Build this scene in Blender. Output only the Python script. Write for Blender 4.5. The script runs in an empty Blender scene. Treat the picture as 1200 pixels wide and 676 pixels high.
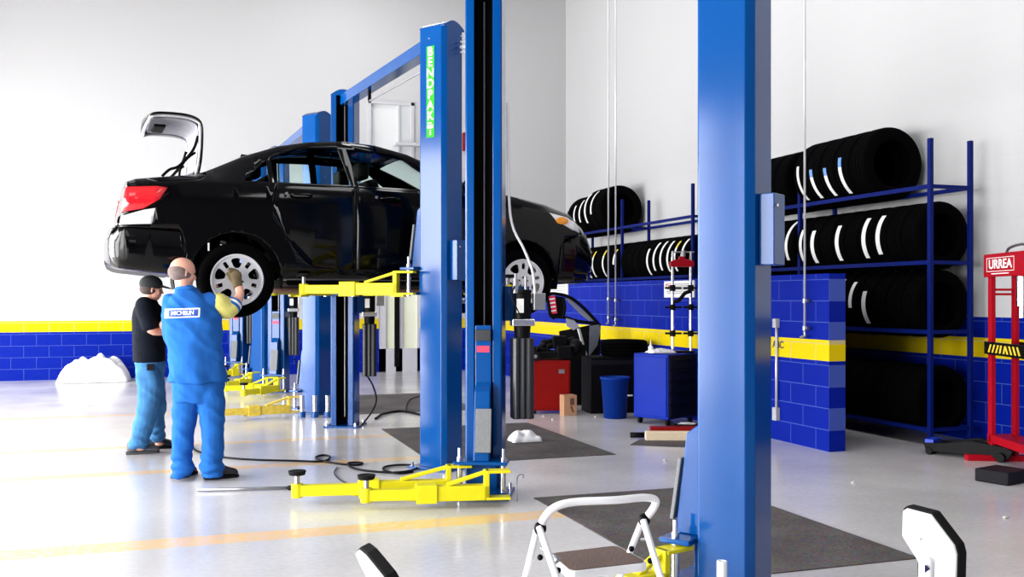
import bpy, bmesh, math, random
from mathutils import Vector, Matrix
from mathutils.bvhtree import BVHTree
random.seed(7)
R = math.radians
sc = bpy.context.scene
COL = sc.collection

# ------------------------------------------------------------------ camera
F = 1142.0; HZ = 350.0; CH = 1.42
YAW = math.atan2(.3206, .9472)
cam_d = bpy.data.cameras.new('camera')
cam_d.sensor_width = 36; cam_d.lens = F/1200*36; cam_d.shift_y = (HZ-338)/1200
cam_d.clip_end = 200
cam = bpy.data.objects.new('camera', cam_d); COL.objects.link(cam)
cam.location = (0, 0, CH); cam.rotation_euler = (R(90), 0, -YAW)
sc.camera = cam
CS, SN = math.cos(YAW), math.sin(YAW)
def P(px, py, d):
    """world point seen at a place of the photograph, at a depth in metres"""
    u = (px-600)/F
    return Vector((d*(SN+u*CS), d*(CS-u*SN), CH+(HZ-py)*d/F))
def G(px, py, z=0.0):
    return P(px, py, (CH-z)*F/(py-HZ))

# ------------------------------------------------------------------ materials
MATS = {}
def mat(name, col, rough=.5, metal=0., coat=0., noise=0., nscale=8., bump=0., trans=0., emit=None, spec=.5, alpha=1.):
    if name in MATS: return MATS[name]
    m = bpy.data.materials.new(name); m.use_nodes = True
    nt = m.node_tree; b = nt.nodes['Principled BSDF']
    b.inputs['Roughness'].default_value = rough; b.inputs['Metallic'].default_value = metal
    b.inputs['Coat Weight'].default_value = coat; b.inputs['Coat Roughness'].default_value = .08
    b.inputs['Specular IOR Level'].default_value = spec
    b.inputs['Base Color'].default_value = (*col, 1)
    b.inputs['Transmission Weight'].default_value = trans
    b.inputs['Alpha'].default_value = alpha
    if emit:
        b.inputs['Emission Color'].default_value = (*col, 1); b.inputs['Emission Strength'].default_value = emit
    if noise or bump:
        tc = nt.nodes.new('ShaderNodeTexCoord'); n = nt.nodes.new('ShaderNodeTexNoise')
        n.inputs['Scale'].default_value = nscale; n.inputs['Detail'].default_value = 5
        nt.links.new(tc.outputs['Object'], n.inputs['Vector'])
        if noise:
            mx = nt.nodes.new('ShaderNodeMix'); mx.data_type = 'RGBA'
            mx.inputs[6].default_value = (*[c*(1-noise) for c in col], 1)
            mx.inputs[7].default_value = (*[min(1, c*(1+noise)) for c in col], 1)
            nt.links.new(n.outputs['Fac'], mx.inputs[0]); nt.links.new(mx.outputs[2], b.inputs['Base Color'])
        if bump:
            bp = nt.nodes.new('ShaderNodeBump'); bp.inputs['Strength'].default_value = bump; bp.inputs['Distance'].default_value = .01
            nt.links.new(n.outputs['Fac'], bp.inputs['Height']); nt.links.new(bp.outputs['Normal'], b.inputs['Normal'])
    MATS[name] = m; return m
liftblue = mat('lift_blue_paint', (.0004, .054, .225), .13, 0, 0, .12, 3, .0, 0, None, .30)
yellow = mat('yellow_paint', (.70, .62, .012), .45, 0, 0, .10, 14, 0, 0, None, .2)
oldyellow = mat('worn_yellow_paint', (.62, .45, .05), .5, 0, 0, .45, 22)
chrome = mat('bright_steel', (.75, .75, .76), .22, 1, 0, .08, 30)
steel = mat('dull_steel', (.35, .35, .37), .4, .9, 0, .15, 20)
black = mat('black_rubber', (.004, .004, .0045), .75, 0, 0, .2, 25, 0, 0, None, .15)
tyre_m = mat('tyre_rubber', (.0008, .0008, .001), .85, 0, 0, .2, 25, 0, 0, None, .03)
blackp = mat('black_plastic', (.0022, .0022, .003), .5, 0, 0, .15, 30, .05, 0, None, .1)
tankm = mat('grey_black_plastic', (.009, .010, .015), .4, 0, 0, .12, 30, .05)
dark = mat('dark_finish', (.003, .003, .006), .6, 0, 0, .3, 20, 0, 0, None, .2)  # near-black finish shared by the column lining and small parts
carblack = mat('black_car_paint', (.0005, .0005, .0008), .10, 0, 0, .1, 40, 0, 0, None, .22)
trimblack = mat('car_trim_black', (.001, .001, .0012), .6, 0, 0, .1, 40, 0, 0, None, .08)
white_p = mat('white_enamel', (.85, .85, .87), .3, 0, .3, .04, 12)
white_l = mat('white_paper', (.82, .82, .80), .6, 0, 0, .08, 60)
greyrub = mat('grey_rubber', (.16, .17, .18), .8, 0, 0, .25, 60, .2)
redp = mat('red_paint', (.36, .003, .012), .4, 0, 0, .15, 8, 0, 0, None, .12)
darkred = mat('red_cabinet_paint', (.22, .005, .004), .45, 0, 0, .15, 8, 0, 0, None, .1)
binblue = mat('blue_cabinet_paint', (.001, .018, .28), .4, 0, .0, .2, 6, 0, 0, None, .08)
rackblue = mat('rack_blue_paint', (.002, .009, .12), .45, 0, .0, .15, 8, 0, 0, None, .08)
skin = mat('skin', (.72, .36, .26), .5, 0, 0, .10, 30)
card = mat('cardboard', (.42, .22, .12), .8, 0, 0, .15, 30)
cream = mat('cream_card', (.80, .66, .46), .7, 0, 0, .08, 20)
cloth_w = mat('white_cloth', (.80, .80, .82), .9, 0, 0, .08, 10, .3)
glassm = mat('car_window_glass', (.72, .90, .84), .02, 0, 0, 0, 8, 0, 1.0)
MATS['car_window_glass'].node_tree.nodes['Principled BSDF'].inputs['IOR'].default_value = 1.02

# ------------------------------------------------------------------ object helpers
def link(o, parent=None):
    COL.objects.link(o)
    if parent is not None: o.parent = parent
    return o
def obj(name, bm, m, parent=None, smooth=False, bev=0.0):
    me = bpy.data.meshes.new(name); 
    bmesh.ops.recalc_face_normals(bm, faces=bm.faces[:])
    bm.to_mesh(me); bm.free()
    for x in (m if isinstance(m, (list, tuple)) else [m]): me.materials.append(x)
    if smooth:
        for p in me.polygons: p.use_smooth = True
    o = bpy.data.objects.new(name, me); link(o, parent)
    if parent is not None and smooth != 'world': pass
    if bev:
        md = o.modifiers.new('bevel', 'BEVEL'); md.width = bev; md.segments = 2; md.limit_method = 'ANGLE'; md.angle_limit = R(40)
    if smooth:
        try:
            me.shade_auto_smooth = True
        except Exception: pass
        md = o.modifiers.new('wn', 'WEIGHTED_NORMAL') if bev else None
    return o
def tag(o, label, cat, group=None):
    o['label'] = label; o['category'] = cat
    if group: o['group'] = group
    return o
def thing(name, label, cat, loc=(0, 0, 0), rz=0, group=None):
    o = bpy.data.objects.new(name, None); o.empty_display_size = .1; COL.objects.link(o)
    o.location = loc; o.rotation_euler = (0, 0, rz)
    return tag(o, label, cat, group)
def struct(name, bm, m, smooth=False):
    o = obj(name, bm, m, None, smooth); o['kind'] = 'structure'; return o
def dup(root, loc=None, label=None):
    r = root.copy(); COL.objects.link(r)
    if loc is not None: r.location = loc
    if label: r['label'] = label
    for ch in list(root.children):
        c = ch.copy(); COL.objects.link(c); c.parent = r
        for g in list(ch.children):
            d = g.copy(); COL.objects.link(d); d.parent = c
    return r
def B(): return bmesh.new()
def box(bm, lo, hi, M=None, mi=0):
    lo = Vector(lo); hi = Vector(hi); c = (lo+hi)/2; s = hi-lo
    T = Matrix.Translation(c) @ Matrix.Diagonal((abs(s.x), abs(s.y), abs(s.z), 1))
    if M is not None: T = M @ T
    r = bmesh.ops.create_cube(bm, size=1, matrix=T)
    if mi:
        for f in {f for v in r['verts'] for f in v.link_faces}: f.material_index = mi
    return bm
def bar(bm, a, b, w, h, mi=0):
    """rectangular bar from a to b (w sideways, h upwards)"""
    a = Vector(a); b = Vector(b); d = b-a; L = d.length; x = d.normalized()
    up = Vector((0, 0, 1)) if abs(x.z) < .95 else Vector((0, 1, 0))
    y = up.cross(x).normalized(); z = x.cross(y)
    M = Matrix((x, y, z)).transposed().to_4x4(); M.translation = (a+b)/2
    box(bm, (-L/2, -w/2, -h/2), (L/2, w/2, h/2), M, mi); return bm
def cyl(bm, a, b, r, r2=None, seg=20, mi=0):
    a = Vector(a); b = Vector(b); d = b-a
    q = d.to_track_quat('Z', 'Y').to_matrix().to_4x4(); q.translation = (a+b)/2
    rr = bmesh.ops.create_cone(bm, cap_ends=True, segments=seg, radius1=r, radius2=r if r2 is None else r2, depth=d.length, matrix=q)
    if mi:
        for f in {f for v in rr['verts'] for f in v.link_faces}: f.material_index = mi
    return bm
def sph(bm, c, r, s=(1, 1, 1), M=None, seg=16):
    T = Matrix.Translation(Vector(c))
    if M is not None: T = T @ M
    T = T @ Matrix.Diagonal((r*s[0], r*s[1], r*s[2], 1))
    bmesh.ops.create_uvsphere(bm, u_segments=seg, v_segments=max(8, seg*2//3), radius=1, matrix=T); return bm
def smoothpath(pts, n=8):
    pts = [Vector(p) for p in pts]; out = []
    for i in range(len(pts)-1):
        p0 = pts[max(i-1, 0)]; p1 = pts[i]; p2 = pts[i+1]; p3 = pts[min(i+2, len(pts)-1)]
        for k in range(n):
            t = k/n
            out.append(.5*((2*p1)+(p2-p0)*t+(2*p0-5*p1+4*p2-p3)*t*t+(3*p1-p0-3*p2+p3)*t**3))
    out.append(pts[-1]); return out
def tube(bm, pts, r, seg=10, smooth_n=0, mi=0):
    """tube along points; r a number or a list of radii"""
    if smooth_n: 
        n0 = len(pts); pts = smoothpath(pts, smooth_n)
        if isinstance(r, (list, tuple)):
            r = [r[min(int(i/smooth_n), n0-1)]*(1-(i/smooth_n % 1)) + r[min(int(i/smooth_n)+1, n0-1)]*(i/smooth_n % 1) for i in range(len(pts))]
    pts = [Vector(p) for p in pts]; n = len(pts)
    rs = r if isinstance(r, (list, tuple)) else [r]*n
    t0 = (pts[1]-pts[0]).normalized()
    nrm = t0.orthogonal().normalized(); rings = []
    for i in range(n):
        t = (pts[min(i+1, n-1)]-pts[max(i-1, 0)]).normalized()
        nrm = (nrm-t*nrm.dot(t)).normalized(); bn = t.cross(nrm)
        rings.append([bm.verts.new(pts[i]+(nrm*math.cos(2*math.pi*k/seg)+bn*math.sin(2*math.pi*k/seg))*rs[i]) for k in range(seg)])
    fs = []
    for i in range(n-1):
        for k in range(seg):
            fs.append(bm.faces.new((rings[i][k], rings[i][(k+1) % seg], rings[i+1][(k+1) % seg], rings[i+1][k])))
    fs.append(bm.faces.new(rings[0][::-1])); fs.append(bm.faces.new(rings[-1]))
    for f in fs: f.material_index = mi
    return bm
def prism(bm, poly, fn, h0, h1, mi=0):
    """poly of 2D points; fn(a, b, h) gives the 3D point"""
    lo = [bm.verts.new(fn(a, b, h0)) for a, b in poly]; hi = [bm.verts.new(fn(a, b, h1)) for a, b in poly]
    n = len(poly); fs = [bm.faces.new(lo[::-1]), bm.faces.new(hi)]
    for i in range(n): fs.append(bm.faces.new((lo[i], lo[(i+1) % n], hi[(i+1) % n], hi[i])))
    for f in fs: f.material_index = mi
    return bm
def lathe(bm, prof, axis='Y', seg=40, mi=0):
    """prof: (radius, along) closed loop"""
    rings = []
    for k in range(seg):
        a = 2*math.pi*k/seg; c, s = math.cos(a), math.sin(a)
        rings.append([bm.verts.new((r*c, h, r*s) if axis == 'Y' else (r*c, r*s, h)) for r, h in prof])
    n = len(prof)
    for k in range(seg):
        A = rings[k]; Bq = rings[(k+1) % seg]
        for i in range(n):
            f = bm.faces.new((A[i], A[(i+1) % n], Bq[(i+1) % n], Bq[i])); f.material_index = mi
    return bm
def textmesh(s, size, squash=1.0, spacing=1.0):
    c = bpy.data.curves.new('txt', 'FONT'); c.body = s; c.size = size; c.align_x = 'CENTER'; c.align_y = 'CENTER'
    c.extrude = .0012; c.offset = size*.018; c.space_character = spacing
    o = bpy.data.objects.new('txt', c); COL.objects.link(o)
    dg = bpy.context.evaluated_depsgraph_get(); me = bpy.data.meshes.new_from_object(o.evaluated_get(dg))
    bpy.data.objects.remove(o); 
    return me
def text(name, s, size, m, M, parent, sx=1.0):
    me = textmesh(s, size); me.transform(Matrix.Diagonal((sx, 1, 1, 1))); me.transform(M)
    me.materials.clear(); me.materials.append(m)
    o = bpy.data.objects.new(name, me); link(o, parent); return o
def remeshed(name, bm, m, parent, vox=.012, sm=6, fac=.6, fold=0.0, zhem=None):
    me = bpy.data.meshes.new(name); bmesh.ops.recalc_face_normals(bm, faces=bm.faces[:]); bm.to_mesh(me); bm.free()
    o = bpy.data.objects.new(name, me); COL.objects.link(o)
    r = o.modifiers.new('r', 'REMESH'); r.mode = 'VOXEL'; r.voxel_size = vox
    s = o.modifiers.new('s', 'SMOOTH'); s.iterations = sm; s.factor = fac
    dg = bpy.context.evaluated_depsgraph_get(); me2 = bpy.data.meshes.new_from_object(o.evaluated_get(dg))
    o.modifiers.clear(); o.data = me2; me2.materials.clear(); me2.materials.append(m)
    if fold:
        from mathutils import noise
        ns_ = [v.normal.copy() for v in me2.vertices]
        for v, n_ in zip(me2.vertices, ns_):
            c = v.co; q = Vector((c.x*6, c.y*6, c.z*2.6))
            f_ = noise.noise(q)+.5*noise.noise(Vector((c.x*9+c.z*7, c.y*9, c.z*9-c.x*6)))
            f_ += .55*(1-abs(noise.noise(Vector((c.x*5+3, c.y*5, c.z*11+c.x*8))))*4)*.5
            if zhem is not None and c.z < zhem+.25: f_ += .9*math.sin(c.z*70+4*noise.noise(c*6))*max(0, 1-(c.z-zhem)/.25)
            v.co = c+n_*fold*f_
    for p in me2.polygons: p.use_smooth = True
    o.parent = parent; return o

# ------------------------------------------------------------------ room
WX, BY, CZ = 7.5, 18.7, 8.0     # right wall, back wall, ceiling
def wallmat(name, along, top_blue, upper=(.50, .50, .505), blue=(.0004, .011, .25)):
    m = bpy.data.materials.new(name); m.use_nodes = True; nt = m.node_tree; N = nt.nodes; L = nt.links
    b = N['Principled BSDF']; b.inputs['Roughness'].default_value = .38; b.inputs['Specular IOR Level'].default_value = .06
    g = N.new('ShaderNodeNewGeometry'); sp = N.new('ShaderNodeSeparateXYZ'); L.new(g.outputs['Position'], sp.inputs[0])
    cb = N.new('ShaderNodeCombineXYZ'); L.new(sp.outputs[along], cb.inputs[0]); L.new(sp.outputs[2], cb.inputs[1])
    br = N.new('ShaderNodeTexBrick'); L.new(cb.outputs[0], br.inputs['Vector'])
    br.offset = .5; br.inputs['Scale'].default_value = 1; br.inputs['Brick Width'].default_value = .4
    br.inputs['Row Height'].default_value = .2; br.inputs['Mortar Size'].default_value = .004
    br.inputs['Color1'].default_value = (1, 1, 1, 1); br.inputs['Color2'].default_value = (.93, .93, .93, 1); br.inputs['Mortar'].default_value = (0, 0, 0, 1)
    def ramp(z): 
        n = N.new('ShaderNodeMath'); n.operation = 'GREATER_THAN'; n.inputs[1].default_value = z; L.new(sp.outputs[2], n.inputs[0]); return n
    def mix(fac, a, c, mode='MIX'):
        x = N.new('ShaderNodeMix'); x.data_type = 'RGBA'; x.blend_type = mode
        if isinstance(fac, float): x.inputs[0].default_value = fac
        else: L.new(fac, x.inputs[0])
        for i, v in ((6, a), (7, c)):
            if isinstance(v, tuple): x.inputs[i].default_value = (*v, 1)
            else: L.new(v, x.inputs[i])
        return x.outputs[2]
    c = mix(ramp(.84).outputs[0], blue, (.66, .50, .003))
    c = mix(ramp(1.035).outputs[0], c, blue)
    c = mix(ramp(top_blue).outputs[0], c, upper)
    ns = N.new('ShaderNodeTexNoise'); ns.inputs['Scale'].default_value = 2.5; ns.inputs['Detail'].default_value = 6
    L.new(g.outputs['Position'], ns.inputs['Vector'])
    c = mix(ns.outputs['Fac'], c, mix(.004, c, (.6, .6, .62)))
    fm = N.new('ShaderNodeMath'); fm.operation = 'MULTIPLY'; L.new(br.outputs['Fac'], fm.inputs[0])
    lo = ramp(top_blue); ms = N.new('ShaderNodeMapRange'); ms.inputs[3].default_value = .30; ms.inputs[4].default_value = .05
    L.new(lo.outputs[0], ms.inputs[0]); L.new(ms.outputs[0], fm.inputs[1])
    c = mix(fm.outputs[0], c, (.16, .25, .62) )
    L.new(c, b.inputs['Base Color'])
    bp = N.new('ShaderNodeBump'); bp.inputs['Strength'].default_value = .12; bp.inputs['Distance'].default_value = .01; bp.invert = True
    L.new(br.outputs['Fac'], bp.inputs['Height']); L.new(bp.outputs[0], b.inputs['Normal'])
    return m
m_back = wallmat('painted_block_back', 0, 1.035)
m_right = wallmat('painted_block_right', 1, 1.24)
m_part = wallmat('painted_block_partition', 1, 5.0)
m_white = mat('white_wall_paint', (.6, .6, .61), .7, 0, 0, .03, 2)

def floor_material():
    m = bpy.data.materials.new('epoxy_floor'); m.use_nodes = True; nt = m.node_tree; N = nt.nodes; L = nt.links
    b = N['Principled BSDF']
    g = N.new('ShaderNodeNewGeometry'); sp = N.new('ShaderNodeSeparateXYZ'); L.new(g.outputs['Position'], sp.inputs[0])
    n1 = N.new('ShaderNodeTexNoise'); n1.inputs['Scale'].default_value = .9; n1.inputs['Detail'].default_value = 8; L.new(g.outputs['Position'], n1.inputs['Vector'])
    n2 = N.new('ShaderNodeTexNoise'); n2.inputs['Scale'].default_value = 25; n2.inputs['Detail'].default_value = 6; L.new(g.outputs['Position'], n2.inputs['Vector'])
    def math_(op, a, v):
        x = N.new('ShaderNodeMath'); x.operation = op; L.new(a, x.inputs[0])
        if isinstance(v, (int, float)): x.inputs[1].default_value = v
        else: L.new(v, x.inputs[1])
        return x.outputs[0]
    cr = N.new('ShaderNodeValToRGB'); cr.color_ramp.elements[0].position = .3; cr.color_ramp.elements[0].color = (.60, .585, .59, 1)
    cr.color_ramp.elements[1].position = .7; cr.color_ramp.elements[1].color = (.74, .725, .73, 1); L.new(n1.outputs['Fac'], cr.inputs[0])
    mx = N.new('ShaderNodeMix'); mx.data_type = 'RGBA'; mx.blend_type = 'MULTIPLY'; mx.inputs[0].default_value = .25
    L.new(cr.outputs[0], mx.inputs[6]); L.new(n2.outputs['Fac'], mx.inputs[7])
    col = mx.outputs[2]
    tot = None
    for (y0, y1, x1) in ((5.89, 6.12, 2.37), (8.42, 8.60, 2.1), (9.92, 10.08, 2.1), (12.7, 12.86, 2.1)):
        a = math_('GREATER_THAN', sp.outputs[1], y0); c = math_('LESS_THAN', sp.outputs[1], y1); e = math_('LESS_THAN', sp.outputs[0], x1)
        f = math_('MULTIPLY', math_('MULTIPLY', a, c), e)
        tot = f if tot is None else math_('ADD', tot, f)
    wear = N.new('ShaderNodeMapRange'); wear.inputs[1].default_value = .35; wear.inputs[2].default_value = .6; wear.inputs[3].default_value = .35; wear.inputs[4].default_value = .95
    L.new(n2.outputs['Fac'], wear.inputs[0])
    m2 = N.new('ShaderNodeMix'); m2.data_type = 'RGBA'; L.new(math_('MULTIPLY', tot, wear.outputs[0]), m2.inputs[0])
    L.new(col, m2.inputs[6]); m2.inputs[7].default_value = (.85, .52, .18, 1)
    L.new(m2.outputs[2], b.inputs['Base Color'])
    rr = N.new('ShaderNodeMapRange'); rr.inputs[3].default_value = .10; rr.inputs[4].default_value = .30; L.new(n1.outputs['Fac'], rr.inputs[0])
    L.new(rr.outputs[0], b.inputs['Roughness'])
    b.inputs['Specular IOR Level'].default_value = .6
    bp = N.new('ShaderNodeBump'); bp.inputs['Strength'].default_value = .03; bp.inputs['Distance'].default_value = .01
    L.new(n2.outputs['Fac'], bp.inputs['Height']); L.new(bp.outputs[0], b.inputs['Normal'])
    return m
struct('floor', box(B(), (-14, -6, -.2), (WX+.2, BY+.2, 0)), floor_material())
m_deck = mat('grey_roof_deck', (.14, .14, .15), .7, 0, 0, .1, 2)
struct('ceiling', box(B(), (-6.2, -6, CZ), (WX+.2, BY+.2, CZ+.2)), m_deck)
struct('wall_right', box(B(), (WX, -6, 0), (WX+.2, BY+.2, CZ)), m_right)
# back wall, with the opening of the lower door and of the upper window
dA = P(441, 445, 17.9).x; dB = P(492, 445, 18.1).x
wA, wB = 2.90-.12, 3.92-.1
def bx_at(px): 
    u = (px-600)/F; return BY*(SN+u*CS)/(CS-u*SN)
dA, dB, wA, wB = bx_at(444), bx_at(492), bx_at(431), bx_at(485)
def bz_at(px, py):
    u = (px-600)/F; d = BY/(CS-u*SN); return CH+(HZ-py)*d/F
wz1 = bz_at(458, 119); wz0 = bz_at(458, 240)
bm = B()
lx, rx = min(dA, wA), max(dB, wB)
box(bm, (-6.2, BY, 0), (lx, BY+.2, CZ)); box(bm, (rx, BY, 0), (WX, BY+.2, CZ))
box(bm, (lx, BY, wz1), (rx, BY+.2, CZ)); box(bm, (lx, BY, 2.5), (rx, BY+.2, wz0))
if dA > lx: box(bm, (lx, BY, 0), (dA, BY+.2, 2.5))
if dB < rx: box(bm, (dB, BY, 0), (rx, BY+.2, 2.5))
if wA > lx: box(bm, (lx, BY, wz0), (wA, BY+.2, wz1))
if wB < rx: box(bm, (wB, BY, wz0), (rx, BY+.2, wz1))
struct('wall_back', bm, m_back)
# left side: piers between the open bay doors, and the header above them
struct('wall_left', (lambda bm: [box(bm, (-6.4, y, 0), (-6, y+.5, 4.0)) for y in (-6, -1.85, 1.95, 5.75, 9.55, 13.35, 17.15)] and box(bm, (-6.4, -6, 4.0), (-6, BY, CZ)))(B()), m_white)
struct('wall_front', box(B(), (-6.2, -6.2, 0), (WX, -6, CZ)), m_deck)
# low block partition in front of the tyre racks
PX0, PX1, PY0 = 5.67, 5.85, 7.60
struct('trim_partition', box(B(), (PX0, PY0, 0), (PX1, BY, 1.655)), m_part)
# door and window in the back wall
framem = mat('door_frame_grey', (.50, .50, .53), .4, 0, 0, .05, 6)
frost = mat('frosted_pane', (.66, .68, .68), .3, 0, 0, .05, 3)
panelm = mat('pale_door_panel', (.78, .80, .62), .4, 0, 0, .05, 3)
d1 = bpy.data.objects.new('door_1', None); COL.objects.link(d1); d1['kind'] = 'structure'; d1.location = (0, 0, 0)
bm = B()
for x0, x1 in ((dA, dA+.14), ((dA+dB)/2-.07, (dA+dB)/2+.06), (dB-.05, dB)): box(bm, (x0, BY+.01, 0), (x1, BY+.12, 2.5))
box(bm, (dA, BY+.01, 2.4), (dB, BY+.12, 2.5)); box(bm, (dA, BY+.01, 0), (dB, BY+.12, .45))
obj('door_frame', bm, framem, d1)
obj('door_leaf', box(B(), (dA+.14, BY+.05, .45), ((dA+dB)/2-.07, BY+.1, 2.4)), panelm, d1)
obj('door_leaf', box(B(), ((dA+dB)/2+.06, BY+.05, .45), (dB-.05, BY+.1, 2.4)), panelm, d1)
obj('door_seal', box(B(), ((dA+dB)/2-.10, BY-.01, .1), ((dA+dB)/2, BY+.01, 2.4)), blackp, d1)
w1 = bpy.data.objects.new('window_1', None); COL.objects.link(w1); w1['kind'] = 'structure'
bm = B()
for x0, x1 in ((wA, wA+.06), (wB-.06, wB)): box(bm, (x0, BY-.03, wz0), (x1, BY+.12, wz1))
box(bm, (wA, BY-.03, wz1-.06), (wB, BY+.12, wz1)); box(bm, (wA, BY-.03, wz0), (wB, BY+.12, wz0+.06)); box(bm, (wB-.32, BY-.02, wz0), (wB-.28, BY+.1, wz1))
obj('window_frame', bm, framem, w1)
obj('window_pane', box(B(), (wA+.06, BY+.04, wz0+.06), (wB-.06, BY+.08, wz1-.06)), frost, w1)
obj('window_blind', box(B(), (wB-.28, BY+.0, wz0+.06), (wB-.06, BY+.03, wz1-.06)), mat('grey_blind', (.52, .54, .55), .6, 0, 0, .05, 4), w1)
obj('window_ledge', box(B(), (bx_at(461), BY-.25, bz_at(470, 172)), (bx_at(492), BY, bz_at(470, 172)+.05)), framem, w1)

# ------------------------------------------------------------------ floor mats
matm = bpy.data.materials.new('diamond_floor_mat'); matm.use_nodes = True
nt = matm.node_tree; b = nt.nodes['Principled BSDF']; b.inputs['Roughness'].default_value = .7; b.inputs['Specular IOR Level'].default_value = .25
g = nt.nodes.new('ShaderNodeNewGeometry'); ck = nt.nodes.new('ShaderNodeTexVoronoi'); ck.inputs['Scale'].default_value = 55
n = nt.nodes.new('ShaderNodeTexNoise'); n.inputs['Scale'].default_value = 2.2; n.inputs['Detail'].default_value = 7
nt.links.new(g.outputs['Position'], ck.inputs['Vector']); nt.links.new(g.outputs['Position'], n.inputs['Vector'])
cr = nt.nodes.new('ShaderNodeValToRGB'); cr.color_ramp.elements[0].color = (.07, .062, .062, 1); cr.color_ramp.elements[1].color = (.15, .132, .13, 1)
cr.color_ramp.elements[0].position = .3; cr.color_ramp.elements[1].position = .7
nt.links.new(n.outputs['Fac'], cr.inputs[0])
mx = nt.nodes.new('ShaderNodeMix'); mx.data_type = 'RGBA'; mx.blend_type = 'MULTIPLY'; mx.inputs[0].default_value = .5
nt.links.new(cr.outputs[0], mx.inputs[6]); nt.links.new(ck.outputs['Color'], mx.inputs[7]); nt.links.new(mx.outputs[2], b.inputs['Base Color'])
bp = nt.nodes.new('ShaderNodeBump'); bp.inputs['Strength'].default_value = .4; bp.inputs['Distance'].default_value = .004
nt.links.new(ck.outputs['Distance'], bp.inputs['Height']); nt.links.new(bp.outputs[0], b.inputs['Normal'])
for x0, y0, x1, y1, lab in ((2.37, 4.33, 3.82, 6.52, 'dark textured floor mat behind the white step stool, in front of the nearest lift'),
                       (2.05, 8.1, 3.74, 10.5, 'dark floor mat under the front of the raised car, a white lump on it'),
                       (2.0, 11.95, 3.6, 14.3, 'dark floor mat beyond the raised car, farthest of the three mats')):
    bm = B(); w = .03
    poly = [(x0, y0), (x1, y0), (x1, y1), (x0, y1)]
    prism(bm, poly, lambda a, b_, h: (a, b_, h), .0, .006)
    o = obj('floor_mat', bm, matm, None, False, .003); tag(o, lab, 'mat', 'floor mats in the lift bays')

# ------------------------------------------------------------------ two-post lifts
def rot2(a):
    return Matrix.Rotation(a, 4, 'Z')
CW, CD = .265, .275
HT = 3.68
def column_bm(M, top=HT):
    t, lip, c = .012, .066, .035
    w, d = CW/2, CD/2
    poly = [(-w+lip, d), (-w+.01, d), (-w, d-.01), (-w, -d+c), (-w+c, -d), (w-c, -d), (w, -d+c), (w, d-.01), (w-.01, d), (w-lip, d),
            (w-lip, d-t), (w-t, d-t), (w-t, -d+c+t*.4), (w-c-t*.4, -d+t), (-w+c+t*.4, -d+t), (-w+t, -d+c+t*.4), (-w+t, d-t), (-w+lip, d-t)]
    bm = B(); prism(bm, poly, lambda a, b_, h: M @ Vector((a, b_, h)), .02, top)
    return bm
def column(parent, M, cap=True):
    c = obj('column', column_bm(M), liftblue, parent, False, .004)
    w, d = CW/2, CD/2
    # near-black lining inside the channel, with the lifting chain
    bm = B(); box(bm, (-w+.014, -d+.036, .05), (w-.014, -d+.05, HT-.05), M); 
    for s in (-1, 1): box(bm, (s*(w-.013)-.003, -d+.05, .05), (s*(w-.013)+.003, d-.02, HT-.05), M)
    obj('inner_track', bm, dark, c)
    bm = B(); tube(bm, [M @ Vector((.015, -.02, .1)), M @ Vector((.015, -.02, HT-.1))], .008, 8)
    obj('lifting_cable', bm, steel, c)
    bm = B(); box(bm, (-w-.06, -d-.06, 0), (w+.06, d+.08, .02), M); obj('base_plate', bm, liftblue, parent, False, .004)
    for x, y in ((-w-.03, -d-.03), (w+.03, -d-.03), (-w-.03, d+.05), (w+.03, d+.05)):
        bm = B(); cyl(bm, M @ Vector((x, y, .02)), M @ Vector((x, y, .055)), .013, None, 8); obj('anchor_bolt', bm, chrome, parent)
    if cap:
        bm = B(); n = 10; poly = [(-w, 0)] + [(-w+2*w*i/n, .012+.055*math.sin(math.pi*(i/n))) for i in range(n+1)] + [(w, 0)]
        prism(bm, poly, lambda a, b_, h: M @ Vector((a, h, HT-.01+b_)), -d, d)
        obj('column_cap', bm, liftblue, parent, False, .004)
    return c
def carriage(parent, M, z, detail=True):
    """z = underside of the arm bracket"""
    w, d = CW/2, CD/2
    bm = B()
    box(bm, (-w+.075, -d+.07, z+.02), (w-.075, d+.01, z+1.18), M)            # slide block seen between the lips
    box(bm, (-.19, d+.012, z+.0), (.19, d+.17, z+.022), M); box(bm, (-.19, d+.012, z+.21), (.19, d+.17, z+.235), M)
    box(bm, (-.10, d+.002, z), (.10, d+.03, z+.235), M)
    c = obj('carriage', bm, liftblue, parent, False, .005)
    bm = B(); poly = [(d+.01, z+.235), (d+.15, z+.235), (d+.09, z+.72), (d+.01, z+.78)]
    prism(bm, poly, lambda a, b_, h: M @ Vector((h, a, b_)), -.06, .05); obj('door_guard', bm, liftblue, c, False, .006)
    bm = B(); poly = [(d+.152, z+.30), (d+.172, z+.30), (d+.128, z+.60), (d+.108, z+.60)]
    prism(bm, poly, lambda a, b_, h: M @ Vector((h, a, b_)), -.075, .035); obj('guard_pad', bm, greyrub, c, False, .004)
    for x in (-.155, .155):
        bm = B(); cyl(bm, M @ Vector((x, d+.10, z-.01)), M @ Vector((x, d+.10, z+.26)), .019); cyl(bm, M @ Vector((x, d+.10, z+.26)), M @ Vector((x, d+.10, z+.32)), .012)
        obj('hinge_pin', bm, chrome, c)
    bm = B(); box(bm, (-.055, d+.011, z+1.07), (.055, d+.022, z+1.15), M); obj('latch_cover', bm, tankm, c, False, .003)
    bm = B(); box(bm, (-.045, d+.011, z+.99), (.045, d+.014, z+1.035), M); obj('warning_sticker', bm, mat('red_sticker', (.7, .02, .08), .5, 0, 0, .1, 40), c)
    return c
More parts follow.
